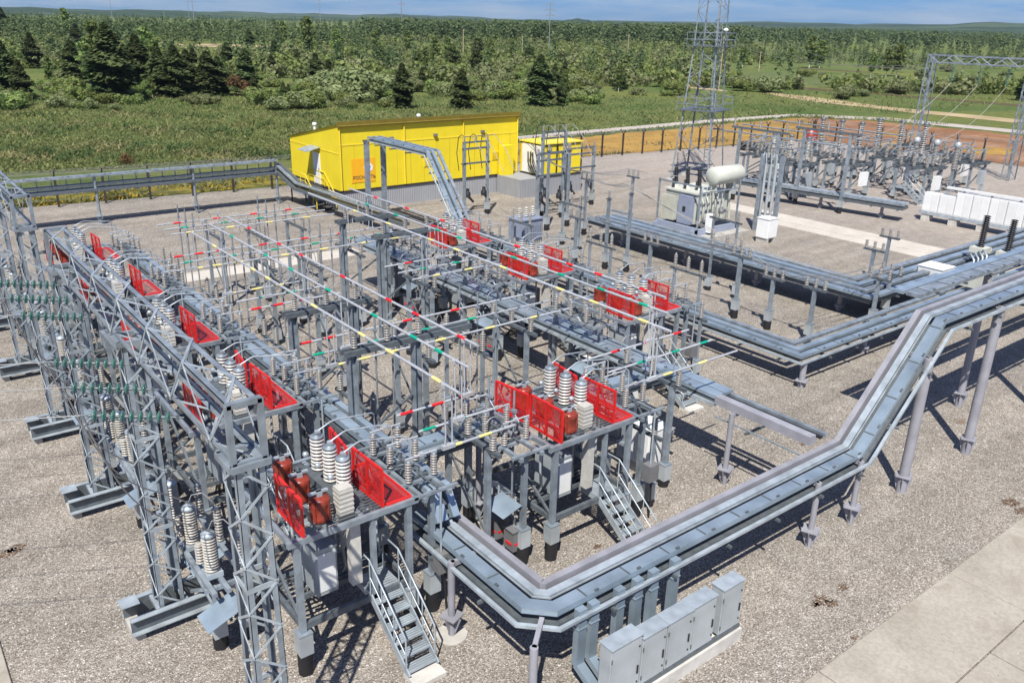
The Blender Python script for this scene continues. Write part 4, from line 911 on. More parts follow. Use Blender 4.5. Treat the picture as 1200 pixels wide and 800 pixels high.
for x, y in ((.9, 5.6), (8.6, 3.2)):
    m = MB(); z = Hf+sl*y; m.tube((x, y, z-.1), (x, y, z+.55), .1, 10); m.lathe([(.16, 0), (.17, .02), (.17, .16), (.12, .2)], (x, y, z+.5), 12); m.build('vent_pipe', 'white_paint', rf)
m = MB()
m.b2(-.02, -.025, 4.62, W_+.02, -.003, 4.70); m.b2(-.025, -.02, 4.03, -.003, D_, 4.09); m.build('trim_strip', 'yellow_rail', t)
m = MB(); m.b2(-.03, -.03, SK-.1, W_+.03, -.003, SK+.02); m.b2(-.03, -.03, SK-.1, -.003, D_, SK+.02); m.build('base_flashing', 'dark_hole', t)
m = MB(); m.b2(.9, -.03, 1.95, 2.8, -.008, 3.65); sg = m.build('sign_board', 'sign_orange', t)
m = MB(); m.add([(1.95, -.045, 2.75), (2.25, -.045, 2.62), (2.55, -.045, 2.75), (2.63, -.045, 3.05), (2.25, -.045, 3.5), (1.87, -.045, 3.05)], [(0, 1, 2, 3, 4, 5)]); m.build('emblem', 'white_paint', sg)
m = MB(); m.add([(2.13, -.05, 2.8), (2.25, -.05, 2.9), (2.37, -.05, 2.8), (2.43, -.05, 3.05), (2.25, -.05, 3.38), (2.07, -.05, 3.05)], [(0, 1, 2, 3, 4, 5)]); m.build('emblem_core', 'sign_dark', sg)
def text(s_, size, loc, rot, mt, parent, name='lettering'):
    c = bpy.data.curves.new(name, 'FONT'); c.body = s_; c.size = size; c.align_x = 'CENTER'; c.extrude = .004; c.materials.append(MATS[mt]); o = bpy.data.objects.new(name, c); COL.objects.link(o)
    dg = bpy.context.evaluated_depsgraph_get(); me = bpy.data.meshes.new_from_object(o.evaluated_get(dg)); me.name = name; bpy.data.objects.remove(o); o = bpy.data.objects.new(name, me); COL.objects.link(o); o.location = loc; o.rotation_euler = rot; o.parent = parent; return o
text('РОСНЕФТЬ', .33, (1.9, -.045, 2.2), (R(90), 0, 0), 'sign_dark', sg)
for x in (.08, 5.3, 10.6, 15.92): m = MB(); m.tube((x, -.07, SK+.05), (x, -.07, Hf-.16), .05, 8); m.build('downpipe', 'yellow_rail', t)
m = MB(); m.tube((-.05, -.18, Hf-.12), (W_+.05, -.18, Hf-.12), .07, 8); m.build('gutter', 'olive_trim', rf)
for x in (4.2, 8.0, 12.4): m = MB(); m.box((x, -.12, 4.95), (.28, .2, .16)); m.build('wall_lamp', 'cabinet_dark', t)
for x in (7.0, 13.4):
    m = MB(); m.b2(x, -.035, 2.6, x+.9, -.004, 3.3)
    for q in range(7): m.b2(x+.04, -.06, 2.65+q*.09, x+.86, -.034, 2.69+q*.09)
    m.build('vent_grille', 'yellow_rail', t)
m = MB()
for k in range(1, 14): m.b2(k*1.17-.006, -.006, SK+.05, k*1.17+.006, -.001, 4.61)
m.build('panel_joint', 'olive_trim', t)
m = MB(); m.b2(-.06, 3.1, SK+.02, -.004, 4.2, SK+2.3); dr = m.build('door', 'white_paint', t); m = MB(); m.b2(-.09, 3.2, SK+1.0, -.062, 3.26, SK+1.2); m.build('handle', 'dark_hole', dr)
m = MB(); m.sheet([(-.05, 2.9, SK+2.75), (-.05, 4.5, SK+2.75), (-1.1, 4.5, SK+2.5), (-1.1, 2.9, SK+2.5)], .03); m.build('door_canopy', 'galv_light', t)
t = thing('entrance_stairs', 'black grating stairs with yellow railings at the yellow building end', 'stairs', (26.2, 57.6, 0))
m = MB(); m.b2(-.6, -.8, 1.36, .95, 1.9, 1.43)
for x in (-.55, .9): m.b2(x-.04, -.7, 0, x+.04, -.62, 1.36); m.b2(x-.04, 1.75, 0, x+.04, 1.83, 1.36)
m.build('landing', 'dark_hole', t)
for k in range(6): m = MB(); m.b2(-.5, -1.1-k*.28, 1.18-k*.21, .9, -.83-k*.28, 1.22-k*.21); m.build('tread', 'dark_hole', t)
for x in (-.58, .93):
    m = MB(); m.bar((x, -.8, 1.35), (x, -2.6, .05), .04, .22); m.build('stringer', 'dark_hole', t)
    m = MB(); m.poly([(x, 1.8, 1.4), (x, 1.8, 2.45), (x, -.8, 2.45), (x, -2.5, 1.1), (x, -2.5, .1)], .03, 6); m.poly([(x, 1.8, 1.95), (x, -.8, 1.95), (x, -2.5, .65)], .02, 6)
    for y in (.9, 0, -.8, -1.4, -1.95): z = 2.45 if y > -.9 else 2.45+(y+.8)*1.35/1.7; m.tube((x, y, z), (x, y, z-1.05), .022, 6)
    m.build('handrail', 'yellow_rail', t)
t = thing('yellow_annex', 'small yellow container with white doors on grey ribbed skirt', 'building', (43.3, 51.3, 0))
m = MB(); m.b2(-2.2, 0, -.05, 4.3, 3.0, 1.449); m.build('skirt', 'skirt_siding', t)
m = MB(); m.b2(.1, .02, 1.45, 4.2, 2.9, 4.0); m.build('wall', 'yellow_siding', t)
m = MB(); m.b2(0, -.08, 4.0, 4.32, 3.0, 4.09); m.build('roof', 'yellow_rail', t)
m = MB()
for x in (.1, 1.5, 4.16): m.b2(x-.05, -.06, 1.45, x+.05, .018, 4.0)
m.b2(.1, -.055, 1.45, 4.2, .015, 1.56); m.b2(.1, -.055, 3.9, 4.2, .015, 3.99); m.b2(.06, .0, 1.45, .098, 2.9, 1.56); m.b2(.06, .0, 3.9, .098, 2.9, 3.99); m.build('corner_frame', 'dark_hole', t)
for y in (.25, 1.5): m = MB(); m.b2(.04, y, 1.62, .096, y+1.12, 3.86); m.build('door', 'white_paint', t)
m = MB(); m.b2(-2.1, 2.3, 1.45, -1.1, 2.95, 3.8); m.build('side_cabin', 'yellow_siding', t)
m = MB()
for k in range(3): m.poly([(-.1, 1.1+.3*k, 3.3), (-.25, .9+.3*k, 2.5), (-.2, .5+.3*k, 1.8), (-.05, .3+.3*k, 1.5)], .05, 6)
m.build('cable', 'black_rubber', t)
# ------------------------------------------------------------------ perimeter fence with outward arms
def fence(pts, step, label, z=2.2, mt='fence_post'):
    t = thing('perimeter_fence', label, 'fence', (pts[0][0], pts[0][1], 0), 0, 'perimeter fence'); o = Vector((pts[0][0], pts[0][1], 0)); n = 0; pr = []
    for i in range(len(pts)-1):
        a, b = Vector((*pts[i], 0))-o, Vector((*pts[i+1], 0))-o; L_ = (b-a).length; k = max(1, round(L_/step)); d = (b-a)/L_; nn = Vector((-d.y, d.x, 0))
        for q in range(k): pr.append((a.lerp(b, q/k), nn))
    pr.append((b, nn))
    for p, nn in pr:
        m = MB(); m.b2(p.x-.07, p.y-.07, -.05, p.x+.07, p.y+.07, z)
        for s in (-1, 1): m.bar(p+Z*(z-.02), p+nn*s*.34+Z*(z+.4), .07)
        m.build('post', mt, t)
    m = MB()
    for (p, nn), (q, n2) in zip(pr[:-1], pr[1:]):
        for h in (.15, .5, .85, 1.2, 1.55, 1.9, 2.15): m.tube(p+Z*h, q+Z*h, .008, 4, caps=False)
        for s in (-1, 1):
            for f in (.5, 1): m.tube(p+nn*s*.3*f+Z*(z+.35*f), q+n2*s*.3*f+Z*(z+.35*f), .011, 4, caps=False)
        k = max(1, int((q-p).length/.22))
        for c in range(k): v = p.lerp(q, c/k); m.bar(v+Z*.1, v+Z*2.15, .006)
    m.build('wire_mesh', 'wire', t)
fence([(-14, 68.4), (8, 66.6), (26.4, 64.9), (44, 64.5)], 2.9, 'dark post and wire fence left of the yellow building')
fence([(44.2, 64.5), (59.2, 64.1), (81, 61.8), (94.5, 60.4)], 2.9, 'dark post and wire fence with forked tops beside the orange sand')
fence([(94.6, 60.2), (95.6, 37.5), (98, 8)], 2.9, 'dark post and wire fence at the far right edge by red sand')
# ------------------------------------------------------------------ lattice mast with ladder and platforms
t = thing('lattice_mast', 'tall grey lattice mast with caged ladder and two platforms, cut by the top edge', 'mast', (60, 49.4, 0)); t.rotation_euler = (0, 0, R(18))
a, b = MB(), MB(); lattice(a, b, (0, 0, .2), (0, 0, 6.2), 3.6, 3.6, X, Y, 3, .13, .07, 2.7, 2.7); lattice(a, b, (0, 0, 6.2), (0, 0, 11.4), 2.7, 2.7, X, Y, 4, .12, .06, 2.1, 2.1); lattice(a, b, (0, 0, 11.4), (0, 0, 24), 2.1, 2.1, X, Y, 9, .11, .06, 1.5, 1.5)
c = a.build('legs', 'galv', t); c['kind'] = 'thing'; c.name = 'column'; b.build('lacing', 'galv', c)
for x in (-1, 1):
    for y in (-1, 1): m = MB(); m.b2(x*1.8-.3, y*1.8-.3, -.1, x*1.8+.3, y*1.8+.3, .2); m.build('footing', 'concrete', t)
for z, r in ((6.15, 1.75), (11.4, 1.5)):
    m = MB(); m.b2(-r, -r, z, -.9, r, z+.06); m.b2(.9, -r, z, r+.5, r, z+.06); m.b2(-.9, -r, z, .9, -.9, z+.06); m.b2(-.9, .9, z, .9, r, z+.06); pf = m.build('service_platform', 'galv_dark', t); m = MB()
    for h in (.55, 1.1):
        for (p, q) in (((-r, -r), (r+.5, -r)), ((r+.5, -r), (r+.5, r)), ((r+.5, r), (-r, r)), ((-r, r), (-r, -r))): m.tube((*p, z+h), (*q, z+h), .025, 5)
    for p in ((-r, -r), (0, -r), (r+.5, -r), (r+.5, 0), (r+.5, r), (0, r), (-r, r), (-r, 0)): m.tube((*p, z), (*p, z+1.1), .025, 5)
    m.build('railing', 'galv', pf)
m = MB()
for y in (-.25, .25): m.tube((1.95, y, .3), (1.75, y, 24), .03, 5)
for k in range(70): m.tube((1.95-.2*k/70, -.25, .5+k*.335), (1.95-.2*k/70, .25, .5+k*.335), .016, 4)
for k in range(22):
    z = 2.4+k*.95; m.poly([(1.93-.008*k, -.35, z), (2.3, -.38, z), (2.6, 0, z), (2.3, .38, z), (1.93-.008*k, .35, z)], .02, 4)
m.build('ladder', 'galv_light', t)
m = MB(); m.lathe([(.05, 0), (.2, .05), (.22, .2), (.05, .3)], (.2, -1.2, 12.6), 10); m.build('floodlight', 'white_paint', t)
# ------------------------------------------------------------------ far right line gantry
g = thing('lattice_gantry', 'far grey lattice gantry at the right with wires sweeping down', 'gantry', (86.5, 43.2, 0))
a, b = MB(), MB(); lattice(a, b, (0, -9.6, 10.5), (0, .3, 10.5), .8, .8, X, Z, 8, .12, .08); bm = a.build('beam', 'galv', g); b.build('lacing', 'galv_light', bm)
for y in (0, -9.4):
    a, b = MB(), MB(); lattice(a, b, (0, y, 0), (0, y, 10.9), 1.5, .8, X, Y, 11, .12, .07, .8, .7); c = a.build('column', 'galv', g); b.build('lacing', 'galv', c)
for k in range(3):
    y = 43.2-2.2-2.6*k; v = thing('insulator_string', f'hanging string under the far right gantry, {W1[k]}', 'insulator', (86.5, y, 10.1), 0, 'far strings'); m = MB()
    for q in range(9): m.lathe([(.03, -.05), (.13, -.03), (.13, 0), (.04, .03)], (0, 0, -.25-q*.17), 8)
    m.build('glass_discs', 'green_glass', v); m = MB(); m.tube((0, 0, 0), (0, 0, -1.8), .025, 5); m.build('steel_rod', 'galv_light', v)
    p, q = Vector((86.5, y, 8.3)), Vector((69.5+k*1.2, 38.5-2.3*k, 4.6)); m = MB(); m.poly([p.lerp(q, s/16)-Z*(3.2*(s/16)*(1-s/16)) for s in range(17)], .02, 5); tag(m.build('overhead_conductor', 'porcelain_dull'), f'pale wire sweeping down from the far right gantry, {W1[k]}', 'wire', 'far conductors')
    p, q = Vector((86.5, y, 10.2)), Vector((180, 150-9*k, 13)); m = MB(); m.poly([p.lerp(q, s/16)-Z*(14*(s/16)*(1-s/16)) for s in range(17)], .02, 4); tag(m.build('overhead_conductor', 'wire'), f'thin wire from the far right gantry to the fields, {W1[k]}', 'wire', 'far line wires')
# ------------------------------------------------------------------ far bay
def far_frame(x, y0, y1, h, label):
    t = thing('conductor_frame', label, 'frame', (x, y0, 0), 0, 'tee frames of the far bay'); L_ = y1-y0
    for y in (.8, L_-.8): pile(t, 0, y, 1.0, h, .2)
    m = MB(); m.b2(-.1, 0, h, .1, L_, h+.16); m.build('crossbeam', 'galv_dark', t)
    for k in range(3): m = MB(); m.tube((0, .2+k*(L_-.4)/2, h+.16), (0, .2+k*(L_-.4)/2, h+.75), .07, 8); m.build('post_insulator', 'porcelain_grey', t)
far_frame(58.4, 33.3, 38.8, 5.8, 'grey frame with long crossbeam in the far bay, right of the mast')
far_frame(55.6, 37.5, 42.7, 5.6, 'grey frame with long crossbeam behind the cream transformer')
def far_post(x, y, z0, z1, r, label, mt, head=0):
    t = thing('instrument_transformer', label, 'transformer', (x, y, 0), 0, 'tall posts of the far bay'); pile(t, 0, 0, .9, z0, .2)
    m = MB(); m.ins((0, 0, z0), z1-z0, r, r*1.45, 14, 10); m.build('ribbed_body', mt, t); m = MB()
    if head: m.lathe([(.15, 0), (.26, .06), (.27, .26), (.22, .44), (.08, .5)], (0, 0, z1), 12)
    else: m.lathe([(r*1.5, 0), (r*1.6, .1), (r, .2)], (0, 0, z1), 10)
    m.build('head', 'cabinet' if head else 'galv_dark', t)
for k in range(3):
    far_post(70.5, 35.2-1.7*k, 2.6, 4.3, .16, f'grey post with round pale head, far bay, {W1[k]}', 'porcelain_grey', 1)
    far_post(63.5, 44.2-1.7*k, 2.7, 4.4, .14, f'slim post with white foot, far bay, {W1[k]}', 'porcelain')
    far_post(76.5, 42.0-2.2*k, 2.6, 5.2, .18, f'tall grey ribbed column near the far gantry, {W1[k]}', 'porcelain_grey')
    far_post(73.5, 46.0-2.0*k, 2.6, 5.0, .17, f'pale ribbed column left of the far gantry, {W1[k]}', 'porcelain_grey')
W11 = [w.split(' in')[0] for w in W1]+['seventh', 'eighth', 'ninth', 'tenth', 'eleventh']
for k, (x, y) in enumerate([(61.2, 40.6), (65.6, 38.2), (67.5, 42.5), (71.5, 37.6), (66.2, 46.5), (78.5, 36), (74.5, 41.2), (69.2, 33.9), (81, 40.5), (63.0, 44.6), (75.5, 33.2)]):
    t = thing('far_switchgear', f'dark cluttered breaker frame of the far bay, {W11[k]} of eleven', 'switchgear', (x, y, 0), 0, 'far bay frames')
    for a in ((-1.3, -1.2), (1.3, -1.2), (-1.3, 1.2), (1.3, 1.2)): pile(t, a[0], a[1], .7, 2.5, .16)
    m = MB()
    for y_ in (-1.3, 0, 1.3): m.b2(-1.7, y_-.07, 2.5, 1.7, y_+.07, 2.66)
    for x_ in (-1.4, -.5, .5, 1.4): m.b2(x_-.06, -1.6, 2.662, x_+.06, 1.6, 2.78)
    m.bar((-1.3, -1.2, .9), (1.3, -1.2, 2.4), .08); m.bar((-1.3, 1.2, .9), (-1.3, -1.2, 2.4), .08); m.build('frame', 'galv_dark', t)
    for q in range(6): m = MB(); m.ins((-1.1+(q % 2)*2.0, -1.1+(q//2)*1.1, 2.78), .95, .08, .15, 8, 8); m.build('post_insulator', 'porcelain_grey', t)
    for q in range(3): m = MB(); m.tube((-1.5, -1.1+q*1.1, 3.8), (1.5, -1.1+q*1.1, 3.75+.1*q), .05, 6); m.bar((-.4, -1.1+q*1.1, 3.1), (.6, -1.1+q*1.1, 3.75), .07); m.build('blade', 'galv', t)
    m = MB(); m.b2(-.5, -1.75, 1.0, .4, -1.45, 2.1); m.build('drive_cabinet', 'white_paint' if k % 2 else 'cabinet', t)
    m = MB(); m.poly([(-1.2, -1.1, 3.8), (-1.6, -.6, 4.2), (-2.4, .2, 3.9), (-2.9, .8, 3.3)], .025, 5); m.poly([(1.2, 0, 3.8), (1.9, .4, 4.3), (2.6, .9, 3.8), (3.0, 1.2, 3.2)], .025, 5); m.build('jumper', 'wire', t)
stairs('distant grating stairs beside the white cabinet row', (66.6, 33.6, 0), 'platform stairs')
for k in range(3):
    m = MB(); m.tube((0, 0, 0), (0, -13, 0), .06, 8); o = tag(m.build('busbar_tube', 'galv'), f'thin grey tube over the far bay, {W1[k]}', 'busbar', 'far bay tubes'); o.location = (62+3.2*k, 50-k, 4.4+.3*k)
tray('low double cable tray running through the far bay', [(53, 40.2, 1.25), (53, 40.2-.01, 1.25), (60.8, 33.2, 1.25), (60.9, 28.6, 1.3)][:1]+[(57.6, 46, 1.25), (60.6, 30, 1.2)][1:]+[], [('cover', -.4, .4, 0, .1, 'galv')]) if 0 else None
tray('low double cable tray running through the far bay', [(57.2, 44.5, 1.3), (59.9, 29.8, 1.2)], [('cover', .1, .6, 0, .14, 'galv'), ('second_duct', -.6, -.1, 0, .14, 'galv_light'), ('lower_duct', -.6, .6, -.3, -.1, 'galv_dark')], [(57.8, 41, 1.0, .12), (58.8, 36, 1.0, .12), (59.6, 31.4, 1.0, .12)])
for k in range(7):
    y = 28.9-1.16*k; h = 1.35 if k < 2 else 1.7; t = thing('marshalling_cabinet', f'white cabinet in the far right row, {["first","second","third","fourth","fifth","sixth","seventh"][k]} from its left end', 'cabinet', (61.6, y, .72), 0, 'far white cabinets')
    m = MB(); m.b2(0, -.56, 0, .6, .56, h); m.build('body', 'white_paint', t)
    for s in (-1, 1): m = MB(); m.b2(-.02, s*.27-.24, .06, -.001, s*.27+.24, h-.08); m.build('door', 'white_paint', t)
t = thing('cabinet_bench', 'long steel bench on pale blocks under the white cabinet row', 'bench', (61.9, 25, 0)); m = MB(); m.b2(-.35, -4.2, .5, .4, 4.6, .72); m.build('rail', 'galv_light', t)
for k in range(5): m = MB(); m.b2(-.3, -3.9+k*2-.3, -.05, .3, -3.9+k*2+.3, .5); m.build('concrete_block', 'concrete_light', t)
tray('white angled duct above the far white cabinets', [(61.8, 28, 2.55), (61.8, 15, 2.55)], [('box_channel', -.12, .12, 0, .15, 'white_paint')])
for k, (x, y) in enumerate([(80.3, 59.2), (80.0, 57.0)]):
    t = thing('tyre_stack', f'black tyres lying by the fence behind the transformer, {"left" if k == 0 else "right"} pile', 'tyres', (x, y, 0), 0, 'black tyres')
    for q in range(2):
        m = MB(); m.lathe([(.45, 0), (.85, .02), (.95, .15), (.95, .3), (.85, .42), (.45, .44)], (0, 0, .44*q), 16); m.build('tyre', 'tyre', t)
t = thing('fire_point', 'dark red tank near the fence in the far bay', 'tank', (86.5, 55.5, 0)); m = MB(); m.lathe([(.1, 0), (.75, .02), (.8, .1), (.8, 1.5), (.1, 1.6)], (0, 0, .8), 14); m.build('tank', 'resin', t); m = MB(); m.b2(-.6, -.6, 0, .6, .6, .8); m.build('base', 'galv_dark', t)
# right edge: bushings of the equipment in front of the white cabinets
for k in range(3):
    x, y = 47.2+.2*k, 19.0-1.3*k; t = thing('cable_sealing_end', f'black ribbed cable end at the right edge, {W1[k]}', 'cable end', (x, y, 0), 0, 'black cable ends'); pile(t, 0, 0, .7, 2.0, .2)
    m = MB(); m.ins((0, 0, 2.3), 1.7, .11, .19, 15, 10); m.build('bushing', 'black_rubber', t); m = MB(); m.b2(-.4, -.4, 2.0, .4, .4, 2.3); m.lathe([(.3, 0), (.3, .25), (.1, .3)], (.7, 0, 1.9), 10); m.build('head_box', 'cream', t)
t = thing('metering_stand', 'cream instrument box with pipes behind the high near tray', 'stand', (42.3, 16.9, 0))
for a in (-.6, .6): pile(t, a, 0, .7, 2.3, .18)
m = MB(); m.b2(-.9, -.4, 1.6, .9, .4, 2.5); m.build('housing', 'cream', t)
for k in range(4): m = MB(); m.poly([(-.7+.45*k, 0, 2.5), (-.7+.45*k, 0, 2.9), (-.5+.45*k, .3, 3.1), (-.3+.45*k, .5, 2.8)], .05, 6); m.build('pipe', 'galv_light', t)
hpost(40.2, 21.2, 2.6, 'dark double post with tee beam left of the cream instrument box', 'tee'); hpost(43.5, 22.2, 2.6, 'dark post with tee beam behind the cream instrument box', 'tee')
# ------------------------------------------------------------------ vegetation
rng = np.random.default_rng(5)
def leafmat(name, dark, light, hue=.0):
    m = bpy.data.materials.new(name); m.use_nodes = True; nt = m.node_tree; b = nt.nodes['Principled BSDF']; N = nt.nodes.new; L = nt.links.new
    b.inputs['Roughness'].default_value = .75; b.inputs['Specular IOR Level'].default_value = .15
    ge = N('ShaderNodeNewGeometry'); c1 = ramp(nt, ge.outputs['Random Per Island'], [(0, dark), (1, light)])
    oi = N('ShaderNodeObjectInfo'); hs = N('ShaderNodeHueSaturation'); L(c1, hs.inputs['Color'])
    for out, lo, hi in (('Value', .78, 1.25), ('Hue', .48, .515)):
        mr = N('ShaderNodeMapRange'); mr.inputs['To Min'].default_value = lo; mr.inputs['To Max'].default_value = hi; L(oi.outputs['Random'], mr.inputs['Value']); L(mr.outputs['Result'], hs.inputs[out])
    tc = N('ShaderNodeTexCoord'); nz = ramp(nt, noise(nt, tc.outputs['Object'], hue or .5, 6, .6, .6), [(.32, (.62, .62, .55)), (.5, (1, 1, 1)), (.68, (1.3, 1.2, 1.1))]); c2 = mixc(nt, 1. if hue else 0., hs.outputs['Color'], nz, 'MULTIPLY')
    L(c2, b.inputs['Base Color'])
    tl = N('ShaderNodeBsdfTranslucent'); L(c2, tl.inputs['Color']); mx = N('ShaderNodeMixShader'); mx.inputs[0].default_value = .4; L(b.outputs[0], mx.inputs[1]); L(tl.outputs[0], mx.inputs[2]); L(mx.outputs[0], nt.nodes['Material Output'].inputs[0])
    MATS[name] = m
leafmat('spruce_leaf', (0.045, 0.072, 0.028), (0.145, 0.185, 0.07)); leafmat('birch_leaf', (0.095, 0.152, 0.043), (0.241, 0.299, 0.102)); leafmat('willow_leaf', (0.127, 0.165, 0.066), (0.317, 0.342, 0.167)); leafmat('bush_leaf', (0.108, 0.165, 0.045), (0.273, 0.323, 0.108))
leafmat('dry_leaf', (.11, .06, .03), (.19, .12, .06)); leafmat('forest_leaf', (0.063, 0.100, 0.043), (0.159, 0.195, 0.084)); leafmat('straw_leaf', (.17, .16, .07), (.30, .28, .14), .3); leafmat('sedge_leaf', (0.044, 0.079, 0.026), (0.114, 0.159, 0.060), .2); leafmat('flower_leaf', (.45, .36, .02), (.6, .5, .05)); leafmat('grass_leaf', (0.095, 0.134, 0.042), (0.266, 0.287, 0.120), .11)
mat('bark', (.09, .065, .045), .9, 0, .2, 5.); mat('birch_bark', (.55, .52, .46), .8, 0, .2, 5.)
def quads(C, U, V):
    """n separate quads: centres, half vectors"""
    n = len(C); v = np.empty((n, 4, 3)); v[:, 0] = C-U-V; v[:, 1] = C+U-V*.6; v[:, 2] = C+U*.7+V; v[:, 3] = C-U*.8+V*.7; return v.reshape(-1, 3)
def mesh_quads(name, v, m):
    n = len(v)//4; me = bpy.data.meshes.new(name); me.vertices.add(n*4); me.vertices.foreach_set('co', v.astype(np.float32).ravel()); me.loops.add(n*4); me.loops.foreach_set('vertex_index', np.arange(n*4, dtype=np.int32)); me.polygons.add(n); me.polygons.foreach_set('loop_start', np.arange(0, n*4, 4, dtype=np.int32)); me.materials.append(MATS[m]); me.update(calc_edges=True); return me
def unit(a): return a/np.maximum(1e-6, np.linalg.norm(a, axis=1, keepdims=True))
def spruce_v(h, r, n, low=.06, pine=False):
    t = rng.random(n)**.8; z = low+(1-low)*t; prof = np.minimum((1-z)**.72*1.3, .6+.5*z)*(.82+.3*np.sin(z*17+rng.random()*6)*np.sin(rng.random()*6+z*7)) if not pine else np.sqrt(np.clip(1-((z-.55)/.5)**2, 0, 1))
    a = rng.random(n)*2*np.pi; tier = .74+.2*np.sin(z*31+a*2)+.16*np.sin(a*3+z*9); rr = r*prof*tier*(.35+.65*np.sqrt(rng.random(n)))+.05
    C = np.stack([rr*np.cos(a), rr*np.sin(a), z*h-rr*.18], 1); out = np.stack([np.cos(a), np.sin(a), -.35+rng.normal(0, .25, n)], 1); side = np.stack([-np.sin(a), np.cos(a), rng.normal(0, .4, n)], 1)
    s = (.13+.12*rng.random(n))[:, None]*(h/7)*(1.2-.5*z)[:, None]*(1.15 if n > 500 else 1.35)
    return quads(C, unit(out)*s*1.3, unit(side)*s*.75)
def blob_v(h, r, n, cl=9, z0=.0, squash=1.):
    """leaf clumps: several uneven lobes"""
    k = rng.integers(0, cl, n); cc = np.stack([rng.normal(0, .42, cl)*r, rng.normal(0, .42, cl)*r, (z0+(1-z0)*rng.uniform(.25, .78, cl))*h], 1); cr = rng.uniform(.34, .6, cl)*r
    d = unit(rng.normal(size=(n, 3))); C = cc[k]+d*(cr[k]*(.55+.45*rng.random(n)**.4))[:, None]*np.array([1, 1, squash]); C[:, 2] = np.clip(C[:, 2], .03*h, None)
    u = unit(np.cross(d, rng.normal(size=(n, 3)))); w_ = unit(np.cross(d, u)+d*rng.normal(0, .5, (n, 1))); s = (.055+.075*rng.random(n))[:, None]*max(.7, r/1.6)
    return quads(C, u*s, w_*s)
def birch_v(h, r, n):
    z = .22+.78*rng.random(n); prof = np.sin(np.clip((z-.18)/.86, 0, 1)*np.pi)**.6; a = rng.random(n)*2*np.pi; k = np.floor(z*11); ph = (k*2.4) % 6.28
    rr = r*prof*(.25+.75*np.sqrt(rng.random(n)))*(.72+.4*np.cos(a-ph)); C = np.stack([rr*np.cos(a), rr*np.sin(a), z*h], 1)
    u = unit(rng.normal(size=(n, 3))); w_ = unit(np.cross(u, rng.normal(size=(n, 3)))); s = (.13+.13*rng.random(n))[:, None]*(h/8); return quads(C, u*s, w_*s)
PROTO = {}
def proto(kind, i, crown, m, trunk_h, tr, bark):
    me = mesh_quads(f'{kind}_crown', crown, m); k = MB()
    if trunk_h:
        pts = [Vector((0, 0, -.2))]+[Vector((random.uniform(-.03, .03)*trunk_h*f*.4, random.uniform(-.03, .03)*trunk_h*f*.4, trunk_h*f)) for f in (.25, .5, .75, 1)]
        for q in range(4): k.tube(pts[q], pts[q+1], tr*(1-q*.22), 6, tr*(1-(q+1)*.22), False)
        for q in range(6): a = q*1.1; b0 = pts[2].lerp(pts[4], q/7); k.tube(b0, b0+Vector((math.cos(a), math.sin(a), .5))*trunk_h*.12, tr*.3, 4, tr*.12, False)
    else:
        for q in range(5): a = q*1.3; k.tube((0, 0, -.1), (math.cos(a)*.4, math.sin(a)*.4, .7), .035, 4, .015, False)
    tm = bpy.data.meshes.new(f'{kind}_stem'); tm.from_pydata(k.v, [], k.f); tm.materials.append(MATS[bark]); PROTO.setdefault(kind, []).append((me, tm))
for i in range(5): proto('spruce_tree', i, spruce_v(7, rng.uniform(2.0, 2.7), 2300), 'spruce_leaf', 6.4, .13, 'bark')
for i in range(3): proto('pine_tree', i, spruce_v(7, rng.uniform(1.7, 2.2), 1000, .2, True), 'spruce_leaf', 6.2, .12, 'bark')
for i in range(4): proto('birch_tree', i, birch_v(8, rng.uniform(1.3, 1.9), 900), 'birch_leaf', 7.4, .10, 'birch_bark')
for i in range(4): proto('willow_bush', i, blob_v(2.6, 1.9, 1900, 11), 'willow_leaf', 0, 0, 'bark')
for i in range(4): proto('leafy_bush', i, blob_v(2.2, 1.8, 1800, 10), 'bush_leaf', 0, 0, 'bark')
for i in range(2): proto('dry_shrub', i, blob_v(2.4, 1.3, 1100, 7), 'dry_leaf', 0, 0, 'bark')
def plant(kind, x, y, s, label, group, sx=1.):
    me, tm = random.choice(PROTO[kind]); o = thing(kind, label, 'tree' if 'tree' in kind else 'bush', (x, y, 0), random.uniform(0, 6.28), group); o.scale = (s*sx, s*sx, s)
    for nm, q in (('crown', me), ('trunk' if 'tree' in kind else 'stems', tm)):
        c = bpy.data.objects.new(nm, q); COL.objects.link(c); c.parent = o
NAT = {'spruce_tree': 'dark green spruce', 'pine_tree': 'dark green pine', 'birch_tree': 'light green slender birch', 'willow_bush': 'greyish green willow bush', 'leafy_bush': 'bright green leafy bush', 'dry_shrub': 'brown dry shrub'}
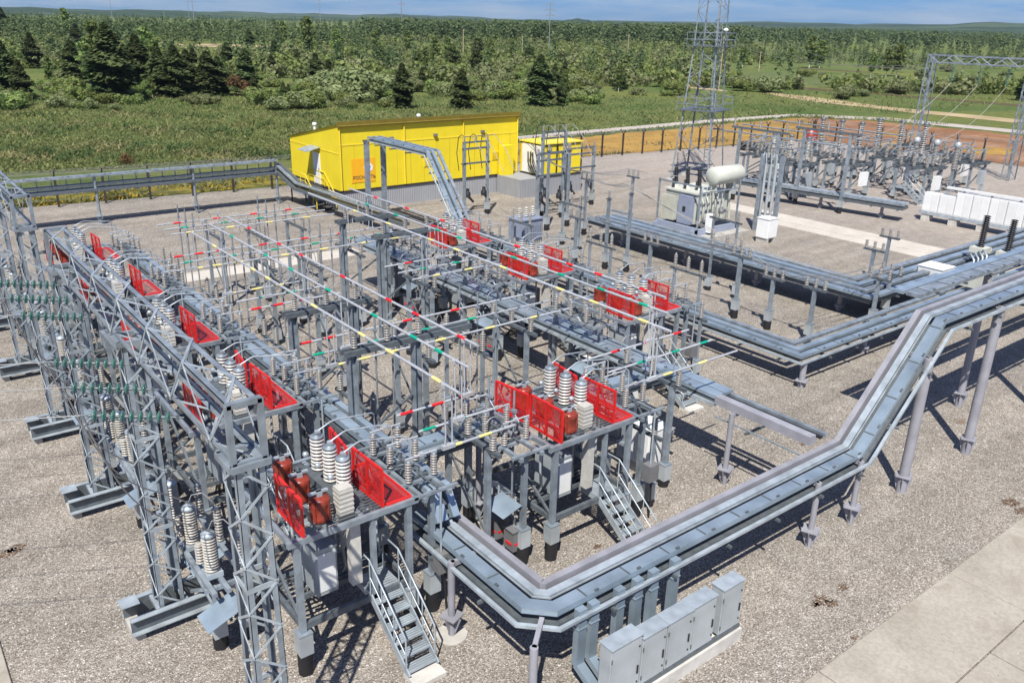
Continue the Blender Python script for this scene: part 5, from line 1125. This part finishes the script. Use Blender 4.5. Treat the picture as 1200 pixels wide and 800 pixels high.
# trees surveyed one by one: foot and top in the photograph
ONE = [('spruce_tree', 10, 116, 47), ('spruce_tree', 40, 80, 38), ('spruce_tree', 88, 97, 47), ('birch_tree', 120, 108, 26), ('spruce_tree', 134, 119, 27), ('spruce_tree', 150, 100, 52), ('birch_tree', 176, 92, 32), ('spruce_tree', 190, 112, 55), ('spruce_tree', 208, 114, 52), ('spruce_tree', 246, 113, 60), ('spruce_tree', 228, 84, 56), ('spruce_tree', 268, 86, 50), ('spruce_tree', 290, 108, 58), ('spruce_tree', 293, 58, 34), ('spruce_tree', 319, 88, 64), ('spruce_tree', 323, 72, 46), ('spruce_tree', 349, 82, 58), ('spruce_tree', 371, 98, 62), ('birch_tree', 362, 66, 20), ('birch_tree', 333, 55, 25), ('spruce_tree', 472, 127, 74), ('pine_tree', 446, 76, 54), ('pine_tree', 416, 80, 58), ('pine_tree', 530, 84, 54), ('pine_tree', 558, 88, 58), ('spruce_tree', 541, 127, 82), ('spruce_tree', 632, 124, 64), ('spruce_tree', 726, 105, 76), ('birch_tree', 510, 80, 44), ('birch_tree', 600, 70, 48), ('birch_tree', 395, 70, 34), ('birch_tree', 80, 46, 10), ('spruce_tree', 92, 60, 28), ('spruce_tree', 5, 42, 8), ('birch_tree', 948, 80, 42), ('birch_tree', 925, 82, 56), ('birch_tree', 960, 80, 48), ('birch_tree', 1020, 90, 62), ('birch_tree', 1050, 90, 52), ('birch_tree', 1038, 90, 58), ('birch_tree', 890, 80, 58), ('birch_tree', 870, 79, 54), ('spruce_tree', 1195, 118, 88), ('dry_shrub', 278, 112, 88), ('willow_bush', 420, 118, 80), ('willow_bush', 346, 127, 108), ('dry_shrub', 150, 193, 178), ('spruce_tree', 165, 104, 40), ('spruce_tree', 222, 110, 58), ('spruce_tree', 258, 112, 66), ('birch_tree', 108, 104, 44), ('birch_tree', 186, 100, 46), ('spruce_tree', 386, 96, 70), ('spruce_tree', 398, 84, 58), ('spruce_tree', 28, 118, 70), ('birch_tree', 60, 100, 66), ('pine_tree', 490, 86, 62), ('birch_tree', 525, 74, 44), ('birch_tree', 575, 74, 46), ('pine_tree', 620, 76, 54), ('birch_tree', 440, 66, 36), ('birch_tree', 478, 64, 36), ('pine_tree', 560, 68, 44), ('willow_bush', 690, 70, 56), ('willow_bush', 655, 72, 58), ('willow_bush', 720, 72, 60), ('willow_bush', 870, 104, 88), ('willow_bush', 900, 108, 90), ('willow_bush', 1010, 106, 92), ('willow_bush', 1050, 110, 94), ('willow_bush', 1090, 108, 92)]
PLACE = ['left of the yellow building', 'behind the yellow building', 'behind the orange sand', 'behind the far right gantry']
cnt = {}
def zone(px): return PLACE[0 if px < 345 else 1 if px < 610 else 2 if px < 1000 else 3]
SZ = {'spruce_tree': 7, 'pine_tree': 7, 'birch_tree': 8, 'willow_bush': 2.6, 'leafy_bush': 2.2, 'dry_shrub': 2.4}
def put(kind, px, py, top, sx=1., scrub=False):
    p = gp(px, py); d = p.length; h = max(.8, hgt(p, top)); s = h/SZ[kind]; zn = zone(px)
    plant(kind, p.x, p.y, s, f'{NAT[kind]} in the scrub {zn}', f'{NAT[kind]}s {zn}', sx)
for kd, px, py, tp in ONE: put(kd, px, py, tp, 1.15 if 'birch' in kd else 1.4)
# scrub belt, nearest first
random.seed(11); K = 0
for _ in range(900):
    if K >= 250: break
    py = 84+46*random.random()**.75; px = random.uniform(-10, 1190); lim = 126+5*math.sin(px*.021)+4*math.sin(px*.057+1)-max(0, px-420)*.028
    if py > lim: continue
    if px > 840 and 78 < py < 103 and random.random() < .9: continue
    if px > 700 and 103 < py < 128 and random.random() < .55: continue
    if 640 < px < 1000 and abs(py-(77+(px-640)*.085)) < 5: continue
    kd = random.choices(['willow_bush', 'leafy_bush', 'spruce_tree', 'birch_tree', 'dry_shrub'], [5, 6, .7, 1.0, .25])[0]
    if kd == 'spruce_tree' and px > 760: continue
    hp = {'willow_bush': 12, 'leafy_bush': 10.5, 'spruce_tree': 27, 'birch_tree': 27, 'dry_shrub': 9}[kd]*random.choice((.45, .7, .9, 1.1, 1.5))*random.uniform(.8, 1.2)*((py-10)/105)
    put(kd, px, py, py-hp, random.uniform(1., 1.7) if 'bush' in kd else 1.); K += 1
# far scrub and forest as masses
def mass(name, label, cat, pts, kinds, m, hts, n_each):
    vs = []
    for (x, y), kd, h in zip(pts, kinds, hts):
        base = LOW[kd][rng.integers(len(LOW[kd]))]; a = rng.random()*6.28; s = h; R_ = np.array([[math.cos(a), -math.sin(a), 0], [math.sin(a), math.cos(a), 0], [0, 0, 1]]); v = base @ R_.T*np.array([s*rng.uniform(.85, 1.3)]*2+[s]); v[:, 0] += x; v[:, 1] += y; vs.append(v)
    o = bpy.data.objects.new(name, mesh_quads(name, np.concatenate(vs), m)); COL.objects.link(o); o['kind'] = 'stuff'; tag(o, label, cat); return o
def big(v, f=1.7):
    q = v.reshape(-1, 4, 3); c = q.mean(1, keepdims=True); return (c+(q-c)*f).reshape(-1, 3)
LOW = {'s': [big(spruce_v(1, .20, 60)) for _ in range(6)], 'p': [big(spruce_v(1, .16, 50, .3, True)) for _ in range(5)], 'b': [big(birch_v(1, .2, 60)) for _ in range(5)], 'w': [blob_v(1, .9, 110, 7) for _ in range(6)]}
LOW['w'] = [big(v, 1.45) for v in LOW['w']]
def sc(n, f):
    out = []
    while len(out) < n:
        px, py = random.uniform(-30, 1230), f()
        out.append((px, py))
    return out
HZ = lambda px: 8.7+.0236*px        # horizon line in the photograph
P_, H_, K_ = [], [], []
for px, _ in sc(2000, lambda: 0):
    d = 24+52*random.random()**1.3 ; py = HZ(px)+d
    if px > 850 and 76 < py < 102: continue
    if px > 880 and 52 < py < 76 and random.random() < .55: continue
    if 195 < px < 350 and 49 < py < 60: continue
    p = gp(px, py); P_.append((p.x, p.y)); H_.append(random.uniform(1.5, 3.8) if px < 880 or py > 76 else random.uniform(1., 2.6)); K_.append('w')
mass('scrubland', 'wide belt of greyish green bushes between the meadow and the forest', 'scrub', P_[::2], K_[::2], 'willow_leaf', H_[::2], 0); mass('green_scrub', 'bright green bushes mixed through the scrub belt', 'scrub', P_[1::2], K_[1::2], 'bush_leaf', H_[1::2], 0)
P_, H_, K_ = [], [], []
for px, _ in sc(620, lambda: 0):
    d = 24+46*random.random()**1.2; py = HZ(px)+d
    if px > 840 and random.random() < .8: continue
    if 195 < px < 350 and 46 < py < 66: continue
    p = gp(px, py); P_.append((p.x, p.y)); H_.append(random.uniform(2.5, 7)); K_.append(random.choices('spb', [2, 1, 6])[0])
mass('young_wood', 'young birches and pines scattered through the scrub belt', 'young trees', P_, K_, 'forest_leaf', H_, 0)
P_, H_, K_ = [], [], []
for px, _ in sc(2600, lambda: 0):
    if px < 430: d = 8+34*random.random()
    elif px < 880: d = 15+13*random.random()
    else: d = 8+17*random.random()
    py = HZ(px)+d; p = gp(px, py); P_.append((p.x, p.y)); dist = p.length
    H_.append(random.uniform(8, 12.5) if px > 430 else random.uniform(5, 10)); K_.append(random.choices('spb', [3, 4, 3])[0])
    if 430 < px < 880 and random.random() < .6: P_.append((p.x+random.uniform(-9, 9), p.y+random.uniform(0, 12))); H_.append(random.uniform(10, 13.5)); K_.append('p')
mass('far_forest', 'dark mixed forest edge below the horizon', 'forest', P_, K_, 'forest_leaf', H_, 0)
# isolated little trees on the pale heath at the right
P_, H_, K_ = [], [], []
for _ in range(420):
    px = random.uniform(850, 1230); py = HZ(px)+22+26*random.random(); p = gp(px, py); P_.append((p.x, p.y)); H_.append(random.uniform(2.0, 5.5)); K_.append(random.choice('spb'))
mass('scattered_saplings', 'scattered dark young trees on the pale heath', 'saplings', P_, K_, 'forest_leaf', H_, 0)
flatm = strip('heath', [(840, 62), (900, 63), (1000, 66), (1100, 68), (1230, 72)], [40, 60, 70, 75, 75], .012, 'green_field')
# meadow grass tufts
def tufts(name, label, n, region, hmin, hmax, m):
    x, y = region(n); h = rng.uniform(hmin, hmax, len(x)); a = rng.random(len(x))*np.pi; wd = rng.uniform(.03, .10, len(x)); lean = rng.normal(0, .5, (len(x), 2)); C = np.stack([x, y, h*.45], 1)
    U = np.stack([np.cos(a)*wd, np.sin(a)*wd, np.zeros(len(x))], 1); V = np.stack([lean[:, 0]*h, lean[:, 1]*h, h*.5], 1); v = quads(C, U, V); o = bpy.data.objects.new(name, mesh_quads(name, v, m)); COL.objects.link(o); o['kind'] = 'stuff'; tag(o, label, 'grass')
def reg(n):
    px = rng.uniform(-20, 1220, n); py = rng.uniform(104, 205, n); k = (py < 205-px*.05) & (rng.random(n) < np.where(px > 640, .55, 1.)) & (py > 112-np.maximum(0, px-700)*.02); px, py = px[k], py[k]; X_, Y_ = [], []
    for a, b in zip(px, py): p = gp(a, b); X_.append(p.x); Y_.append(p.y)
    x, y = np.array(X_), np.array(Y_); k = (y > 73.5) & ((x < 40) | (y > 83) | (x > 135)); return x[k], y[k]
tufts('meadow_grass', 'tall rough grass of the meadow beyond the fence', 95000, reg, .10, .34, 'grass_leaf')
def patchy(f, thr, ph):
    def g(n):
        x, y = reg(n); v = np.sin(x*.21+ph)*np.sin(y*.33-ph)+.6*np.sin(x*.53+y*.27+2*ph)+.4*np.sin(x*1.3-y*.9+ph); k = v > thr; return x[k], y[k]
    return g
tufts('pale_grass', 'pale straw coloured grass in patches of the meadow', 46000, patchy(reg, .45, 1.), .14, .5, 'straw_leaf')
tufts('dark_sedge', 'dark green sedge in patches of the meadow', 46000, patchy(reg, .5, 3.4), .2, .62, 'sedge_leaf')
def regb(n):
    x = rng.uniform(-6, 27, n); y = 67.2+(8-x)*.085+rng.uniform(.3, 4.2, n); k = np.sin(x*.9)+np.sin(x*.31+y)+rng.normal(0, .6, n) > .3; return x[k], y[k]
tufts('yellow_weeds', 'yellow flowering weeds on the bank by the fence', 6000, regb, .1, .4, 'flower_leaf'); tufts('bank_grass', 'green weeds on the bank by the fence', 5000, regb, .15, .5, 'grass_leaf')
def regs(n):
    x = rng.uniform(44, 122, n); y = np.interp(x, [44, 59, 81, 96, 112, 120], [65.5, 65, 62.9, 61, 69, 76])+rng.uniform(0, 12, n)*rng.random(n); k = (y < 77) & (np.sin(x*.7)+np.sin(y*1.1+x*.2)+rng.normal(0, .5, n) > .9); return x[k], y[k]
tufts('sparse_weeds', 'sparse weeds sprouting on the orange sand', 6000, regs, .08, .35, 'straw_leaf')
def regv(n):
    x = rng.uniform(42, 130, n); y = np.interp(x, [42, 72, 100, 118, 130], [78, 78.5, 79.3, 79.2, 62])+rng.choice([-1.0, 3.2], n)+rng.normal(0, .4, n); return x, y
tufts('verge_grass', 'ragged grass along the pale path', 3600, regv, .1, .4, 'grass_leaf')
# hills on the horizon
def ridge(name, px0, px1, dist, hpx, m, seed, base=0.):
    r = random.Random(seed); top, bot, back = [], [], []; n = 70; ph = [r.uniform(0, 6.28) for _ in range(5)]
    for k in range(n+1):
        px = px0+(px1-px0)*k/n; d = fw*F+rt*(px-600)-up*(HZ(px)-400); d.z = 0; d.normalize(); e = math.sin(math.pi*k/n)**.5 if True else 1
        hh = (hpx/F*dist)*e*(.75+.12*math.sin(k*.23+ph[0])+.09*math.sin(k*.61+ph[1])+.05*math.sin(k*1.7+ph[2])+.03*r.random())
        top.append(d*dist+Z*hh); bot.append(d*dist*.72-Z*1); back.append(d*dist*1.2-Z*1)
    vs = bot+top+back; q = n+1; fs = [(k, k+1, q+k+1, q+k) for k in range(n)]+[(q+k, q+k+1, 2*q+k+1, 2*q+k) for k in range(n)]
    me = bpy.data.meshes.new(name); me.from_pydata(vs, [], fs); me.materials.append(MATS[m]); o = bpy.data.objects.new(name, me); COL.objects.link(o); return struct(o)
def hillm(nt, b, vec):
    c = ramp(nt, noise(nt, vec, .0022, 8, .65, .5), [(.33, (.022, .042, .022)), (.5, (.035, .06, .03)), (.57, (.07, .10, .045)), (.66, (.035, .055, .03))]); nt.links.new(c, b.inputs['Base Color'])
ground_mat('hill_woods', hillm)
ridge('hills', -700, 420, 2600, 8, 'hill_woods', 1); ridge('hills', 560, 800, 2300, 8, 'hill_woods', 2); ridge('hills', 700, 1900, 2600, 9, 'hill_woods', 3); ridge('hills', 640, 2300, 3500, 13.5, 'hill_woods', 4); ridge('hills', 880, 2900, 4700, 18, 'hill_woods', 5); ridge('hills', 150, 760, 4200, 6, 'hill_woods', 6)
# ------------------------------------------------------------------ pylons and wooden poles
def pylon(px, py, top, label):
    p = gp(px, py); h = hgt(p, top); t = thing('power_pylon', label, 'pylon', (p.x, p.y, 0), R(-20), 'distant pylons'); m = MB(); m.tube((0, 0, 0), (0, 0, h), h*.012, 6, h*.006); m.build('mast', 'wire', t)
    for f, w_ in ((.97, .09), (.86, .13), (.75, .10)): m = MB(); m.bar((-h*w_, 0, h*f), (h*w_, 0, h*f), h*.008); m.bar((-h*w_, 0, h*f), (0, 0, h*(f+.04)), h*.005); m.bar((h*w_, 0, h*f), (0, 0, h*(f+.04)), h*.005); m.build('crossarm', 'wire', t)
for a in ((471, 44, -8, 'dark pylon with three crossarms rising from the forest, left of centre'), (376, 36, 0, 'slim dark pylon above the forest behind the yellow building'), (643, 62, 4, 'slim pale pylon above the forest, centre'), (229, 40, -10, 'pair of poles pylon at the upper left, right one'), (132, 26, -8, 'thin dark pylon at the upper left corner'), (222, 24, -8, 'pylon at the upper left, behind another')): pylon(*a)
for k, (px, py, tp) in enumerate([(735, 72, 40), (750, 46, 24), (889, 84, 60), (842, 106, 42), (543, 68, 34), (194, 30, 14), (622, 62, 44), (612, 64, 42)]):
    p = gp(px, py); h = hgt(p, tp); t = thing('utility_pole', f'weathered pole standing in the scrub, {["first","second","third","fourth","fifth","sixth","seventh","eighth"][k]} listed from the mast side' if 0 else f'weathered utility pole in the scrub {zone(px)}', 'pole', (p.x, p.y, 0), 0, f'utility poles {zone(px)}'); m = MB(); m.tube((0, 0, 0), (0, 0, h), .16, 6, .12); m.build('shaft', 'wood_pole', t); m = MB(); m.bar((-.8, 0, h*.93), (.8, 0, h*.93), .12); m.build('crossarm', 'wood_pole', t)

# loose stones on the yard near the camera and spilled over the slab edge
def pebbles(n):
    px = rng.uniform(-20, 1220, n); py = rng.uniform(480, 830, n); c = []
    for a, b in zip(px, py): p = gp(a, b); c.append((p.x, p.y))
    c = np.array(c); k = (c[:, 1] > 7.14) & (c[:, 0] > .45) | (rng.random(n) < .02); c = c[k]; n = len(c); r = rng.uniform(.009, .024, n)
    V0 = np.array([(1, 0, 0), (0, 1, 0), (-1, 0, 0), (0, -1, 0), (0, 0, .7)]); a = rng.random(n)*6.28; ca, sa = np.cos(a), np.sin(a); st = rng.uniform(.7, 1.4, (n, 5))
    v = np.empty((n, 5, 3)); v[:, :, 0] = (V0[None, :, 0]*ca[:, None]-V0[None, :, 1]*sa[:, None])*r[:, None]*st; v[:, :, 1] = (V0[None, :, 0]*sa[:, None]+V0[None, :, 1]*ca[:, None])*r[:, None]*st; v[:, :, 2] = V0[None, :, 2]*r[:, None]*st
    v[:, :, 0] += c[:, 0:1]; v[:, :, 1] += c[:, 1:2]; v[:, :, 2] += np.where((c[:, 1] < 7.14) | (c[:, 0] < .45), .052, .002)[:, None]; F_ = np.array([(0, 1, 4), (1, 2, 4), (2, 3, 4), (3, 0, 4)])
    f = (F_[None]+np.arange(n)[:, None, None]*5).reshape(-1, 3); me = bpy.data.meshes.new('loose_gravel'); me.vertices.add(n*5); me.vertices.foreach_set('co', v.astype(np.float32).ravel()); me.loops.add(f.size); me.loops.foreach_set('vertex_index', f.astype(np.int32).ravel()); me.polygons.add(len(f)); me.polygons.foreach_set('loop_start', np.arange(0, f.size, 3, dtype=np.int32)); me.materials.append(MATS['stones']); me.update(calc_edges=True)
    o = bpy.data.objects.new('loose_gravel', me); COL.objects.link(o); o['kind'] = 'stuff'; tag(o, 'loose grey and beige crushed stones scattered over the yard', 'gravel')
def stonemat():
    m = bpy.data.materials.new('stones'); m.use_nodes = True; nt = m.node_tree; b = nt.nodes['Principled BSDF']; b.inputs['Roughness'].default_value = .9
    ge = nt.nodes.new('ShaderNodeNewGeometry'); nt.links.new(ramp(nt, ge.outputs['Random Per Island'], [(0, (.13, .115, .10)), (.5, (.29, .26, .23)), (.85, (.38, .35, .31)), (1, (.6, .58, .55))]), b.inputs['Base Color']); MATS['stones'] = m
stonemat(); pebbles(60000)
